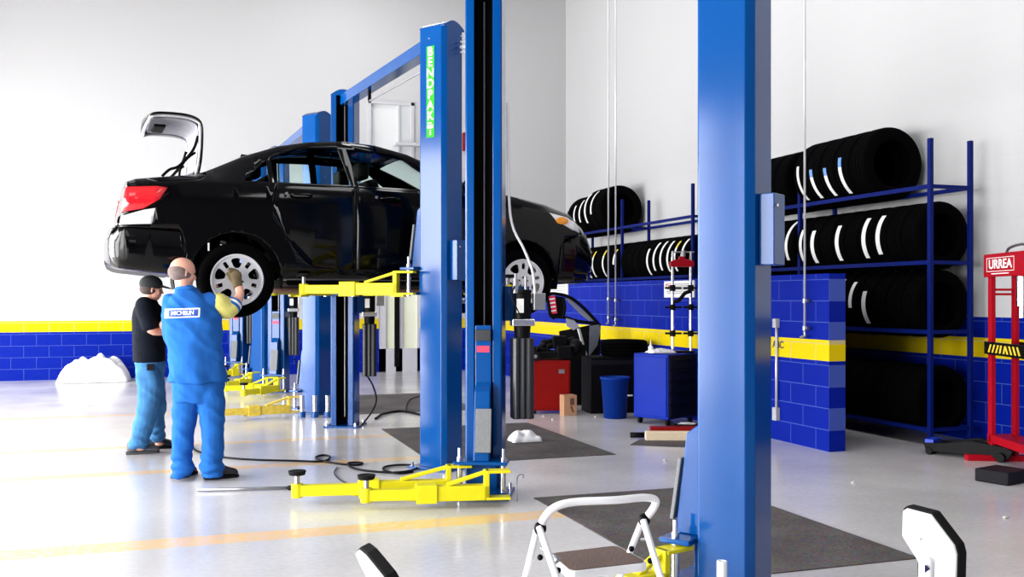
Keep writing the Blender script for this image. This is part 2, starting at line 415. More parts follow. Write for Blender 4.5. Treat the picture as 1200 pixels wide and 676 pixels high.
def arm(parent, piv, end, z, zend=None, m=None, pad_h=.06):
    """telescopic arm: hinge at piv (x, y), tip at end, underside at height z"""
    m = m or yellow
    p = Vector((piv[0], piv[1], z)); e = Vector((end[0], end[1], z if zend is None else zend))
    D = (e-p); L = D.length; x = D.normalized(); y = Vector((0, 0, 1)).cross(x).normalized(); zz = x.cross(y)
    M = Matrix((x, y, zz)).transposed().to_4x4(); M.translation = p
    hw = .045
    bm = B()
    L1 = L*.62
    box(bm, (.10, -hw, 0), (L1, hw, .10), M)                     # outer tube
    box(bm, (-.045, -.05, .0), (.12, .05, .018), M); box(bm, (-.045, -.05, .182), (.12, .05, .20), M)      # fork plates
    box(bm, (.10, -hw, .0), (.135, hw, .20), M)                    # upright
    T = M
    bar(bm, T @ Vector((.12, 0, .188)), T @ Vector((.12+min(.40, L1*.45), 0, .105)), .05, .022)     # brace
    a = obj('lift_arm', bm, m, parent, False, .004)
    bm = B(); box(bm, (L1-.14, -hw-.012, -.012), (L1+.0, hw+.012, .112), M)
    prism(bm, [(L1, -.012), (L1+.05, -.012), (L1, .112)], lambda q, b_, h: M @ Vector((q, h, b_)), -hw-.012, -hw)
    obj('arm_collar', bm, m, a, False, .004)
    bm = B(); box(bm, (L1, -hw+.012, .010), (L, hw-.012, .085), M); cyl(bm, M @ Vector((L-.03, 0, .0)), M @ Vector((L-.03, 0, .095)), .04); obj('inner_tube', bm, m, a, False, .003)
    bm = B(); cyl(bm, M @ Vector((L-.03, 0, .09)), M @ Vector((L-.03, 0, .095+pad_h)), .018); obj('pad_screw', bm, steel, a)
    bm = B(); cyl(bm, M @ Vector((L-.03, 0, .095+pad_h)), M @ Vector((L-.03, 0, .125+pad_h)), .055, .062, 24); obj('lifting_pad', bm, black, a, False, .004)
    return a
def power_unit(parent, c, z0=.56, cord_end=None):
    """c = (x, y); black tank, motor and valves"""
    x, y = c; M = Matrix.Translation((x, y, 0)) @ rot2(-YAW+.15)
    bm = B(); poly = []
    a, b_ = .078, .075
    poly = [(-a, -b_+.02), (-a+.02, -b_), (-.035, -b_), (-.03, -b_+.012), (-.012, -b_+.012), (-.007, -b_), (.007, -b_), (.012, -b_+.012), (.03, -b_+.012), (.035, -b_), (a-.02, -b_), (a, -b_+.02), (a, b_), (-a, b_)]
    prism(bm, poly, lambda p, q, h: M @ Vector((p, q, h)), z0, z0+.58)
    t = obj('power_unit', bm, tankm, parent, False, .006)
    bm = B(); cyl(bm, (x, y, z0+.58), (x, y, z0+.67), .055, .062); obj('tank_neck', bm, blackp, t)
    bm = B(); box(bm, (-.082, -.07, z0+.665), (.082, .07, z0+.715), M); obj('valve_block', bm, chrome, t, False, .006)
    bm = B(); cyl(bm, (x, y, z0+.715), (x, y, z0+.90), .063); cyl(bm, (x, y, z0+.90), (x, y, z0+.925), .068)
    obj('motor', bm, blackp, t, False, .004)
    bm = B(); box(bm, (-.05, -.068, z0+.76), (.0, -.062, z0+.86), M); obj('motor_label', bm, white_l, t)
    bm = B(); cyl(bm, M @ Vector((-.055, -.04, z0+.90)), M @ Vector((-.055, -.04, z0+1.0)), .022); cyl(bm, M @ Vector((-.055, -.04, z0+1.0)), M @ Vector((-.055, -.04, z0+1.04)), .01)
    cyl(bm, M @ Vector((.02, -.03, z0+.92)), M @ Vector((.02, -.03, z0+1.02)), .011)
    obj('valve_stem', bm, steel, t)
    bm = B(); box(bm, (.075, -.06, z0+.78), (.16, .02, z0+.90), M); obj('switch_box', bm, steel, t, False, .004)
    bm = B(); box(bm, (-.12, .05, z0+.70), (.06, .085, z0+.95), M); obj('mounting_bracket', bm, liftblue, t)
    return t
def unit_cord(t, pts, r=.008, m=None, name='power_cord'):
    bm = B(); tube(bm, pts, r, 8, 8); return obj(name, bm, m or blackp, t, True)
ROWA = math.radians(5.5)
def lift(label, nd, fd, near_px, far_px, raised=0.05, near_arms=(), far_arms=(), beam=True, m=None):
    Pn = P(near_px, HZ, nd); Pf = P(far_px, HZ, fd); Pn.z = Pf.z = 0
    root = thing('two_post_lift', label, 'car lift', ((Pn+Pf)/2), 0, 'blue two post car lifts'); inv = Matrix.Translation(-(Pn+Pf)/2)
    Mn = inv @ Matrix.Translation(Pn) @ rot2(R(35)); Mf = inv @ Matrix.Translation(Pf) @ rot2(math.pi-R(25))
    column(root, Mn); column(root, Mf)
    carriage(root, Mn, raised); carriage(root, Mf, raised)
    # small blue latch housing on the outer side of the near column
    bm = B(); box(bm, (-.06, -CD/2-.075, 1.575), (.075, -CD/2, 1.905), Mn @ Matrix.Rotation(R(0), 4, 'Z')); 
    h = obj('latch_housing', bm, liftblue, root, False, .004)
    bm = B(); cyl(bm, Mn @ Vector((-.03, -CD/2-.075, 1.85)), Mn @ Vector((-.03, -CD/2-.082, 1.85)), .008); obj('screw', bm, chrome, h)
    for A in near_arms: arm(root, inv @ A[0], inv @ A[1], raised+.0, None, A[2] if len(A) > 2 else m)
    for A in far_arms: arm(root, inv @ A[0], inv @ A[1], raised+.0, None, A[2] if len(A) > 2 else m)
    if beam:
        a = Mn @ Vector((-.03, 0, 3.585)); b2 = Mf @ Vector((.03, 0, 3.62))
        d = (b2-a).normalized(); a2 = a+d*.13; b3 = b2-d*.13
        bm = B(); bar(bm, a2, b3, .13, .11); o = obj('crossbeam', bm, liftblue, root, False, .004)
        dz = Vector((0, 0, -.16)); q0 = a2+(b3-a2)*.06+dz+d.cross(Vector((0, 0, 1)))*.02; q1 = a2+(b3-a2)*.68+dz
        bm = B(); tube(bm, [q0, q1], .009, 8); obj('shutoff_bar', bm, steel, o)
        bm = B(); bar(bm, q0, q0+Vector((0, 0, .13)), .03, .03); bar(bm, q1, q1+Vector((0, 0, .13)), .03, .03); obj('bar_bracket', bm, blackp, o)
    return root, inv, Mn, Mf, Pn, Pf
def fl(px, d): 
    v = P(px, HZ, d); v.z = 0; return v
# nearest lift (near column fills the right middle of the photo)
L1, inv1, Mn1, Mf1, Pn1, Pf1 = lift('nearest blue two-post lift, tall bright blue column behind the step stool, yellow arms lowered',
    4.62, 7.08, 862, 569.5, .05,
    near_arms=((fl(796, 4.62), fl(690, 4.30)), ),
    far_arms=((fl(590, 6.68), fl(424, 6.56)), (fl(545, 6.88), fl(343, 6.72))))
pu = power_unit(L1, tuple((inv1 @ fl(612, 7.02)).xy), .56)
def i1(px, py, d): return inv1 @ P(px, py, d)
unit_cord(pu, [i1(595, 120, 7.0), i1(596, 215, 7.0), i1(600, 262, 7.0), i1(614, 292, 7.0), i1(624, 318, 6.98), i1(627, 345, 6.98)], .010, mat('grey_conduit', (.55, .55, .57), .4, 0, 0, .05, 20), 'conduit')
unit_cord(pu, [i1(603, 335, 6.95), i1(600, 348, 6.93), i1(606, 362, 6.92), i1(612, 374, 6.95)], .005)
# allen key and hose lump standing by the far column's foot
t = thing('hooked_rod', 'thin bent steel rod hooked at the foot of the column with the black tank', 'tool', G(608, 586))
o = bpy.data.objects['hooked_rod']; l = o.location.copy()
bm = B(); tube(bm, [G(606, 588)-l+Vector((0, 0, .004)), P(606, 560, 6.87)-l, P(613, 556, 6.87)-l, P(613, 560, 6.87)-l], .005, 8, 4)
obj('rod', bm, steel, t, True)
# second lift, carrying the car
zc = 1.452
L2, inv2, Mn2, Mf2, Pn2, Pf2 = lift('tall blue two-post lift with green lettered sticker, holding the black car up',
    8.2, 10.9, 518, 405, zc,
    near_arms=((fl(480, 8.13), fl(352, 8.32)), (fl(552, 8.42), fl(598, 8.75))),
    far_arms=((fl(392, 10.75), fl(318, 9.75)), (fl(432, 10.6), fl(500, 10.1))))
pu = power_unit(L2, tuple((inv2 @ fl(433, 10.85)).xy), .56)
def i2(px, py, d): return inv2 @ P(px, py, d)
unit_cord(pu, [i2(430, 440, 10.8), i2(437, 452, 10.75), i2(441, 468, 10.7), i2(436, 482, 10.7), i2(424, 498, 10.75)], .010)
# adapters standing in blue sockets beside the far column
for px in (354, 369, 384):
    q = G(px, 489); t = thing('lift_adapter', {354: 'leftmost', 369: 'middle', 384: 'rightmost'}[px]+' of three steel lift adapters standing in blue sockets beside the dark column', 'lift adapter', q, 0, 'adapters standing in a row')
    bm = B(); cyl(bm, (0, 0, 0), (0, 0, .07), .042); obj('socket', bm, liftblue, t, False, .004)
    bm = B(); cyl(bm, (0, 0, .07), (0, 0, .25), .026); cyl(bm, (0, 0, .25), (0, 0, .262), .03); obj('stem', bm, chrome, t)
L3, inv3, Mn3, Mf3, Pn3, Pf3 = lift('blue two-post lift just beyond the raised car, yellow arms on the floor',
    12.1, 14.9, 372, 327, .05,
    near_arms=((fl(350, 11.75), fl(252, 11.3), oldyellow),),
    far_arms=((fl(330, 14.5), fl(284, 13.7)), (fl(322, 14.6), fl(262, 14.4))))
power_unit(L3, tuple((inv3 @ fl(344, 14.85)).xy), .56)
unit_cord(bpy.data.objects['power_unit.002'], [inv3 @ P(345, 420, 14.8), inv3 @ P(352, 438, 14.7), inv3 @ P(362, 453, 14.6), inv3 @ P(366, 461, 14.6)], .010)
L4, inv4, Mn4, Mf4, Pn4, Pf4 = lift('farthest blue two-post lift, near the back wall behind the mechanics',
    15.9, 17.9, 309, 280, .05,
    near_arms=((fl(300, 15.6), fl(264, 15.1)),),
    far_arms=((fl(284, 17.6), fl(262, 17.3)),))
power_unit(L4, tuple((inv4 @ fl(294, 17.85)).xy), .60)
# green sticker with white letters on the second lift's near column: left face
w, d = CW/2, CD/2
green = mat('green_sticker', (.03, .40, .02), .5, 0, 0, .1, 10, 0, 0, None, .05)
zt = CH+(HZ-54)*8.1/F; zb = CH+(HZ-161)*8.1/F
bm = B(); box(bm, (-w-.003, -.03, zb), (-w-.0005, .055, zt), Mn2); st = obj('green_sticker', bm, green, L2)
whitem = mat('white_letters', (.9, .9, .9), .5, 0, 0, .02, 30, 0, 0, None, .1)
Mface = lambda z, y: Mn2 @ Matrix.Translation((-w-.004, y, z)) @ Matrix(((0, 0, -1, 0), (-1, 0, 0, 0), (0, 1, 0, 0), (0, 0, 0, 1)))
n = 7; step = (zt-zb)*.82/n
for i, ch in enumerate('BENDPAK'):
    text('sticker_letter', ch, step*1.18, whitem, Mface(zt-step*(i+.55), .0125), st, 1.0)
bm = B(); 
box(bm, (-w-.005, -.018, zb+.075), (-w-.003, .043, zb+.105), Mn2); box(bm, (-w-.005, -.0, zb+.115), (-w-.003, .043, zb+.125), Mn2)
for q in range(3): box(bm, (-w-.005, .004, zb+.02+q*.016), (-w-.003, .02, zb+.028+q*.016), Mn2)
obj('sticker_emblem', bm, whitem, st)
bm = B(); box(bm, (-w-.004, .02, zt+.06), (-w-.0005, .035, zt+.07), Mn2); obj('screw', bm, chrome, st)
# hydraulic lines from the second lift's top towards the first lift
bm = B()
for (y0, z0) in ((42, .006), (49, .01), (55, .016), (61, .01)):
    tube(bm, [i2(540, y0, 8.15), i2(549, y0, 8.1)], z0, 8)
obj('hydraulic_line', bm, framem, L2, True)

# ------------------------------------------------------------------ car
CA = R(5.5)
car = thing('sedan', 'black four door sedan raised on the lift with its trunk lid open', 'car', (.35, 9.18, 0), CA)
ZR = 1.26
def interp(tab, s):
    if s <= tab[0][0]: return tab[0][1:]
    for a, b_ in zip(tab, tab[1:]):
        if s <= b_[0]:
            t = (s-a[0])/(b_[0]-a[0]); return tuple(x+(y-x)*t for x, y in zip(a[1:], b_[1:]))
    return tab[-1][1:]
#        s      w     zb    belt  top   wt
TAB = [(-.97,  .52, 1.72, 1.92, 1.94, .46),
       (-.95,  .66, 1.68, 1.96, 2.00, .60),
       (-.90,  .745, 1.655, 2.00, 2.06, .66),
       (-.87,  .77, 1.65, 2.20, 2.24, .64),
       (-.84,  .785, 1.645, 2.345, 2.40, .62),
       (-.78,  .80, 1.64, 2.36, 2.425, .62),
       (-.60,  .82, 1.62, 2.37, 2.45, .61),
       (-.30,  .835, 1.60, 2.385, 2.485, .60),
       (-.15,  .84, 1.59, 2.39, 2.55, .595),
       (.10,   .845, 1.58, 2.395, 2.67, .585),
       (.40,   .85, 1.575, 2.40, 2.775, .575),
       (.65,   .85, 1.575, 2.40, 2.825, .575),
       (.95,   .85, 1.575, 2.40, 2.85, .575),
       (1.25,  .85, 1.575, 2.39, 2.835, .575),
       (1.55,  .85, 1.575, 2.38, 2.77, .585),
       (1.85,  .85, 1.575, 2.37, 2.655, .60),
       (2.15,  .85, 1.58, 2.355, 2.515, .62),
       (2.35,  .85, 1.58, 2.34, 2.45, .65),
       (2.60,  .845, 1.585, 2.31, 2.41, .66),
       (2.90,  .825, 1.59, 2.26, 2.355, .64),
       (3.17,  .79, 1.58, 2.19, 2.28, .60),
       (3.35,  .71, 1.58, 2.04, 2.15, .54),
       (3.44,  .63, 1.61, 1.92, 2.02, .48),
       (3.48,  .50, 1.66, 1.82, 1.90, .38)]
def section(s):
    w, zb, zbelt, zt, wt = interp(TAB, s)
    zm = zb+(zbelt-zb)*.55
    cab = max(0, zt-zbelt-.10)
    up = .05 if s < -.35 else 0
    pts = [(0, zb+up), (w*.78, zb+up), (w*.93, zb+.02), (w*.975, zb+.10), (w, zm), (w*.993, zm+(zbelt-zm)*.5), (w*.965, zbelt-.03), (w*.93, zbelt)]
    e = (wt+.015, zt-.065) if cab > .05 else (wt+.05, zt-.035)
    pts += [(w*.93+(e[0]-w*.93)*.5, zbelt+(e[1]-zbelt)*.5+.004), e, (wt-.03, zt-.028), (wt*.7, zt-.010), (wt*.35, zt-.002), (0, zt)]
    return pts
def car_shell():
    bm = B(); st = []
    s = -.97
    ss = sorted(set([round(-.97+.0366*i, 4) for i in range(121)] + [t[0] for t in TAB]))
    ss = [x for x in ss if x <= 3.48]
    rings = []
    for s in ss:
        h = section(s); full = [(-y, z) for y, z in h] + [(y, z) for y, z in h[-2:0:-1]]
        rings.append([bm.verts.new((s, y, z)) for y, z in full])
    n = len(rings[0])
    for a, b_ in zip(rings, rings[1:]):
        for k in range(n): bm.faces.new((a[k], a[(k+1) % n], b_[(k+1) % n], b_[k]))
    bm.faces.new(rings[0][::-1]); bm.faces.new(rings[-1])
    bmesh.ops.recalc_face_normals(bm, faces=bm.faces[:]); return bm
shell = car_shell()
def cut(bm, poly, ax=(0, 2), sel=lambda f: True):
    """bisect bm along a convex polygon drawn in two axes; return the faces inside"""
    n = len(poly); cx = sum(p[0] for p in poly)/n; cy = sum(p[1] for p in poly)/n
    for i in range(n):
        a = poly[i]; b_ = poly[(i+1) % n]
        ed = (b_[0]-a[0], b_[1]-a[1]); nn = (ed[1], -ed[0])
        co = [0, 0, 0]; no = [0, 0, 0]; co[ax[0]] = a[0]; co[ax[1]] = a[1]; no[ax[0]] = nn[0]; no[ax[1]] = nn[1]
        mnx = min(p[0] for p in poly)-.05; mxx = max(p[0] for p in poly)+.05; mny = min(p[1] for p in poly)-.05; mxy = max(p[1] for p in poly)+.05
        fs = [f for f in bm.faces if sel(f) and any(mnx <= v.co[ax[0]] <= mxx for v in f.verts) and any(mny <= v.co[ax[1]] <= mxy for v in f.verts)]
        geom = fs + list({e for f in fs for e in f.edges}) + list({v for f in fs for v in f.verts})
        bmesh.ops.bisect_plane(bm, geom=geom, plane_co=co, plane_no=no, dist=1e-5)
    def inside(p):
        sg = None
        for i in range(n):
            a = poly[i]; b_ = poly[(i+1) % n]
            c = (b_[0]-a[0])*(p[1]-a[1])-(b_[1]-a[1])*(p[0]-a[0])
            if sg is None: sg = c > 0
            elif (c > 0) != sg: return False
        return True
    out = []
    for f in bm.faces:
        if sel(f):
            c = f.calc_center_median()
            if inside((c[ax[0]], c[ax[1]])): out.append(f)
    return out
def take(bm, faces, name, m, off=0.0, thick=0.0, smooth=True, keep=False, scale=1.0):
    """lift faces off into an object of their own"""
    nb = B(); vm = {}
    for f in faces:
        vs = []
        for v in f.verts:
            if v.index not in vm or vm[v.index][0] is not v:
                pass
            key = v
            if key not in vm: vm[key] = nb.verts.new(v.co+v.normal*off)
            vs.append(vm[key])
        try: nb.faces.new(vs)
        except ValueError: pass
    if not keep: bmesh.ops.delete(bm, geom=faces, context='FACES')
    o = obj(name, nb, m, car, smooth)
    if thick:
        md = o.modifiers.new('solid', 'SOLIDIFY'); md.thickness = thick; md.offset = -1
    return o
def circle(cx, cz, r, n=26): return [(cx+r*math.cos(2*math.pi*i/n), cz+r*math.sin(2*math.pi*i/n)) for i in range(n)]
near = lambda f: f.calc_center_median().y < -.3 and abs(f.normal.y) > .3
far = lambda f: f.calc_center_median().y > .3 and abs(f.normal.y) > .3
outer = lambda f: abs(f.calc_center_median().y) > .55
WZ = 1.575
# wheel arches
for s in (0, 2.6):
    fs = cut(shell, circle(s, WZ+.03, .365), (0, 2), outer); bmesh.ops.delete(shell, geom=fs, context='FACES')
# side windows
W_REAR_Q = [(.06, 2.405), (.27, 2.405), (.27, 2.61)]
W_REAR = [(.31, 2.405), (.98, 2.405), (.90, 2.745), (.55, 2.735), (.31, 2.63)]
W_FRONT = [(1.04, 2.405), (1.92, 2.395), (1.50, 2.685), (1.25, 2.735), (.97, 2.745)]
W_FQ = [(1.96, 2.393), (2.15, 2.385), (1.80, 2.56)]
glass_faces = []
for poly, nm in ((W_REAR_Q, 'quarter_window'), (W_REAR, 'rear_door_window'), (W_FRONT, 'front_door_window')):
    for sel in (near, far):
        fs = cut(shell, poly, (0, 2), sel); shell.normal_update()
        if fs: take(shell, fs, nm, glassm, -.012, 0)
# windshield and rear glass (seen from above)
topf = lambda f: f.normal.z > .25 and abs(f.calc_center_median().y) < .62
ws = cut(shell, [(1.60, -.53), (2.26, -.60), (2.26, .60), (1.60, .53)], (0, 1), topf); take(shell, ws, 'windshield', glassm, -.012)
rg = cut(shell, [(-.24, -.55), (.34, -.50), (.34, .50), (-.24, .55)], (0, 1), topf); take(shell, rg, 'rear_window', glassm, -.012)
# trunk opening
tk = cut(shell, [(-.83, -.54), (-.30, -.54), (-.30, .54), (-.83, .54)], (0, 1), lambda f: f.normal.z > .5 and f.calc_center_median().z > 2.2)
bmesh.ops.delete(shell, geom=tk, context='FACES')
# doors, bumpers, lamps taken from the skin
shell.normal_update()
side = lambda f: f.calc_center_median().y < -.5 and abs(f.normal.y) > .25
sidef = lambda f: f.calc_center_median().y > .5 and abs(f.normal.y) > .25
for sel in (side, sidef):
    fs = cut(shell, [(.40, 1.95), (.62, 1.70), (1.0, 1.66), (1.0, 2.39), (.33, 2.39), (.30, 2.20)], (0, 2), sel); take(shell, fs, 'rear_door', carblack, .003, .004)
    fs = cut(shell, [(1.012, 1.66), (2.02, 1.66), (2.05, 1.90), (2.04, 2.37), (1.012, 2.39)], (0, 2), sel); take(shell, fs, 'front_door', carblack, .003, .004)
allf = lambda f: True
shell.normal_update()
redlamp = mat('red_lamp_lens', (.72, .008, .015), .12, 0, .6, .25, 30)
clearlamp = mat('clear_lamp_lens', (.80, .77, .80), .15, .0, .6, .35, 40)
amber = mat('amber_lens', (.80, .28, .01), .15, 0, .6, .2, 40)
for sg in (-1, 1):
    sel = lambda f, sg=sg: f.calc_center_median().y*sg > .40 and f.normal.z < .8
    fs = cut(shell, [(-.88, 2.11), (-.72, 2.14), (-.60, 2.22), (-.54, 2.315), (-.62, 2.325), (-.86, 2.31)], (0, 2), sel); take(shell, fs, 'tail_light', redlamp, .006, .008)
    fs = cut(shell, [(-.90, 2.01), (-.66, 2.02), (-.63, 2.16), (-.72, 2.13), (-.88, 2.10)], (0, 2), sel); take(shell, fs, 'reversing_light', clearlamp, .004, .006)
    fs = cut(shell, [(2.90, 2.235), (2.96, 2.17), (3.14, 2.085), (3.25, 2.06), (3.24, 2.12), (3.10, 2.20)], (0, 2), sel); take(shell, fs, 'headlight', clearlamp, .005, .006)
bp_ = cut(shell, [(-1.0, 1.50), (-.46, 1.50), (-.40, 1.80), (-.44, 1.96), (-1.0, 1.995)], (0, 2), allf); take(shell, bp_, 'rear_bumper', carblack, .010, .008)
bp_ = cut(shell, [(2.98, 1.50), (3.5, 1.50), (3.5, 2.04), (3.22, 2.04), (3.02, 1.94)], (0, 2), allf); take(shell, bp_, 'front_bumper', carblack, .010, .008)
body = obj('car_body', shell, [carblack], car, True)
md = body.modifiers.new('solid', 'SOLIDIFY'); md.thickness = .02; md.offset = -1
# amber turn lamps inside headlights
for sg in (-1, 1):
    bm = B(); sph(bm, (3.03, sg*.80, 2.165), .045, (1.5, .35, .8)); obj('turn_signal', bm, amber, car, True)
# seams, door handles, window trims
bm = B(); tube(bm, [(.925, -.592, 2.735), (1.005, -.78, 2.41)], .006, 6); obj('window_trim', bm, steel, car, True)
for s in (.40, 1.18):
    bm = B(); cyl(bm, (s, -.852, 2.305), (s, -.865, 2.305), .012); obj('door_lock', bm, steel, car)
    bm = B(); tube(bm, [(s+.04, -.84, 2.30), (s+.07, -.868, 2.30), (s+.19, -.868, 2.30), (s+.22, -.84, 2.30)], .010, 8, 4); obj('door_handle', bm, carblack, car, True)
for sg in (-1, 1):
    bm = B(); sph(bm, (2.02, sg*.93, 2.44), .085, (.65, 1.1, .75)); bar(bm, (2.03, sg*.80, 2.40), (2.03, sg*.90, 2.42), .05, .03); obj('side_mirror', bm, carblack, car, True)
# antenna fin
bm = B(); prism(bm, [(.14, 2.68), (.26, 2.73), (.16, 2.735)], lambda a, b_, h: (a, h, b_), -.008, .008); obj('antenna_fin', bm, carblack, car)
# cabin: floor, seats, headliner, dashboard
bm = B(); box(bm, (-.2, -.74, 1.66), (2.3, .74, 1.70)); box(bm, (-.28, -.72, 1.7), (-.22, .72, 2.40)); box(bm, (2.05, -.74, 1.7), (2.35, .74, 2.36))
obj('cabin_floor', bm, trimblack, car)
bm = B(); 
prism(bm, [(-.20, 2.40), (.22, 2.40), (.10, 2.46), (-.15, 2.44)], lambda a, b_, h: (a, h, b_), -.60, .60); obj('parcel_shelf', bm, trimblack, car)
def seat(x, y, w, nm):
    bm = B(); prism(bm, [(x, 1.75), (x+.48, 1.75), (x+.50, 1.98), (x+.02, 1.95)], lambda a, b_, h: (a, h, b_), y-w, y+w)
    prism(bm, [(x+.02, 1.93), (x+.14, 1.93), (x-.06, 2.50), (x-.16, 2.48)], lambda a, b_, h: (a, h, b_), y-w*.95, y+w*.95)
    s = obj(nm, bm, trimblack, car, False, .03)
    bm = B(); box(bm, (x-.20, y-.13, 2.50), (x-.10, y+.13, 2.66)); obj('headrest', bm, trimblack, s, False, .03)
seat(.42, 0, .62, 'rear_seat'); seat(1.32, -.37, .25, 'front_seat'); seat(1.32, .37, .25, 'front_seat')
bm = B(); lathe(bm, [(.17+.012*math.cos(a), .012*math.sin(a)) for a in [i*math.pi/4 for i in range(8)]], 'Y', 28)
bmesh.ops.rotate(bm, verts=bm.verts, cent=(0, 0, 0), matrix=Matrix.Rotation(R(90), 3, 'Z')); bmesh.ops.rotate(bm, verts=bm.verts, cent=(0, 0, 0), matrix=Matrix.Rotation(R(-25), 3, 'Y'))
bmesh.ops.translate(bm, verts=bm.verts, vec=(1.92, .37, 2.33)); obj('steering_wheel', bm, trimblack, car, True)
# underbody: exhaust, sills, fuel tank and silencer
bm = B(); box(bm, (.45, -.62, 1.53), (2.15, .62, 1.60)); prism(bm, [(2.2, 1.60), (3.2, 1.60), (3.0, 1.48), (2.3, 1.48)], lambda a, b_, h: (a, h, b_), -.4, .4)
obj('underbody', bm, trimblack, car, False, .02)
rust = mat('rusty_exhaust', (.22, .12, .08), .6, .5, 0, .5, 20)
bm = B(); tube(bm, [(2.3, -.1, 1.50), (1.2, -.12, 1.50), (.5, -.20, 1.50), (.1, .0, 1.52), (-.25, .0, 1.62)], .03, 10, 5)
obj('exhaust', bm, rust, car, True)
for s in (0, 2.6):
    bm = B(); cyl(bm, (s, -.68, WZ), (s, .68, WZ), .035); bar(bm, (s+.02, -.5, WZ+.04), (s+.35, -.35, 1.56), .06, .04); bar(bm, (s+.02, .5, WZ+.04), (s+.35, .35, 1.56), .06, .04)
    for y in (-.60, .60): cyl(bm, (s, y, WZ), (s, y*.92, WZ+.42), .05)
    obj('axle', bm, trimblack, car)
    for sg in (-1, 1):   # inner wheel housings
        bm = B(); n = 18
        for i in range(n):
            a0 = math.pi*(-.08+1.16*i/n); a1 = math.pi*(-.08+1.16*(i+1)/n)
            q = [(s+.385*math.cos(a), sg*y, WZ+.03+.385*math.sin(a)) for a, y in ((a0, .50), (a1, .50), (a1, .80), (a0, .80))]
            bm.faces.new([bm.verts.new(v) for v in q])
        bmesh.ops.remove_doubles(bm, verts=bm.verts, dist=.001)
        o = obj('wheel_housing', bm, trimblack, car)
        md = o.modifiers.new('s', 'SOLIDIFY'); md.thickness = .01
def tyre_bm(r, w, groove=True, rim_r=None):
    rim = rim_r or r*.62; h = w/2; q = [(rim, -h*.80), (rim+.012, -h*.92), (rim+(r-rim)*.45, -h*1.0), (r-.035, -h*.97), (r-.014, -h*.86), (r-.004, -h*.70)]
    if groove:
        for g_ in (-.42, 0, .42):
            q += [(r, h*(g_-.09)), (r-.010, h*(g_-.07)), (r-.010, h*(g_+.07)), (r, h*(g_+.09))]
    q += [(r-.004, h*.70), (r-.014, h*.86), (r-.035, h*.97), (rim+(r-rim)*.45, h*1.0), (rim+.012, h*.92), (rim, h*.80), (rim+.01, h*.70), (rim+(r-rim)*.45, h*.86), (r-.05, h*.8), (r-.05, -h*.8), (rim+(r-rim)*.45, -h*.86), (rim+.01, -h*.70)]
    bm = B(); lathe(bm, q, 'Y', 44); return bm
rimm = mat('silver_wheel_paint', (.72, .72, .74), .3, .35, .3, .05, 10)
def wheel(s, sg, rot=0.0):
    bm = tyre_bm(.312, .20, True, .208)
    T = Matrix.Translation((s, sg*.75, WZ)); bm.transform(T) if hasattr(bm, 'transform') else None
    tz = obj('wheel', bm, tyre_m, car, True)
    # rim: barrel, twin-holed dish, hub
    bm = B(); yo = -.085*1
    lathe(bm, [(.212, yo), (.215, yo-.008), (.204, yo-.010), (.198, yo+.01), (.190, .08), (.205, .085), (.208, .07), (.200, 0)], 'Y', 44)
    yf = -.084; yb = -.066
    db = B(); rr_ = [.0, .03, .06, .09, .12, .15, .18, .206]; N_ = 60; rows = [[db.verts.new((r_*math.cos(2*math.pi*k/N_), yf+.016*(r_/.2)**2*0, r_*math.sin(2*math.pi*k/N_))) for k in range(N_)] for r_ in rr_[1:]]
    c0 = db.verts.new((0, yf, 0))
    for k in range(N_): db.faces.new((c0, rows[0][k], rows[0][(k+1) % N_]))
    for A_, C_ in zip(rows, rows[1:]):
        for k in range(N_): db.faces.new((A_[k], A_[(k+1) % N_], C_[(k+1) % N_], C_[k]))
    for i in range(5):
        a0 = 2*math.pi*i/5+rot
        def q_(r_, t_): return (r_*math.cos(a0)-t_*math.sin(a0), r_*math.sin(a0)+t_*math.cos(a0))
        big = [q_(.098, -.014), q_(.112, -.028), q_(.155, -.047), q_(.172, -.042), q_(.180, -.018), q_(.182, 0), q_(.180, .018), q_(.172, .042), q_(.155, .047), q_(.112, .028), q_(.098, .014)]
        fs = cut(db, big, (0, 2)); bmesh.ops.delete(db, geom=fs, context='FACES')
        a0 += math.pi/5
        sl_ = [q_(.122, -.012), q_(.128, -.016), q_(.172, -.016), q_(.177, -.010), q_(.177, .010), q_(.172, .016), q_(.128, .016), q_(.122, .012)]
        fs = cut(db, sl_, (0, 2)); bmesh.ops.delete(db, geom=fs, context='FACES')
    gg = bmesh.ops.extrude_face_region(db, geom=db.faces[:]); bmesh.ops.translate(db, verts=[v for v in gg['geom'] if isinstance(v, bmesh.types.BMVert)], vec=(0, yb-yf, 0))
    tmp = bpy.data.meshes.new('tmp'); db.to_mesh(tmp); db.free(); bm.from_mesh(tmp)
    cyl(bm, (0, yf, 0), (0, yf-.016, 0), .030, .026, 24)
    Mx = Matrix.Translation((s, sg*.75, WZ)) @ (Matrix.Identity(4) if sg < 0 else Matrix.Rotation(math.pi, 4, 'Z'))
    bm.transform(Mx)
    rm = obj('rim', bm, rimm, tz)
    bm = B()
    for i in range(5):
        a = 2*math.pi*(i+.5)/5+rot; cyl(bm, (.045*math.cos(a), yf-.001, .045*math.sin(a)), (.045*math.cos(a), yf-.012, .045*math.sin(a)), .009, None, 6)
    bm.transform(Mx); obj('lug_nuts', bm, dark, tz)
    bm = B(); cyl(bm, (0, -.01, 0), (0, .01, 0), .15, None, 30); cyl(bm, (0, -.02, 0), (0, .06, 0), .07); bm.transform(Mx); obj('brake_disc', bm, trimblack, tz)
    return tz
wheel(0, -1, .32); wheel(2.6, -1, .9); wheel(0, 1); wheel(2.6, 1)
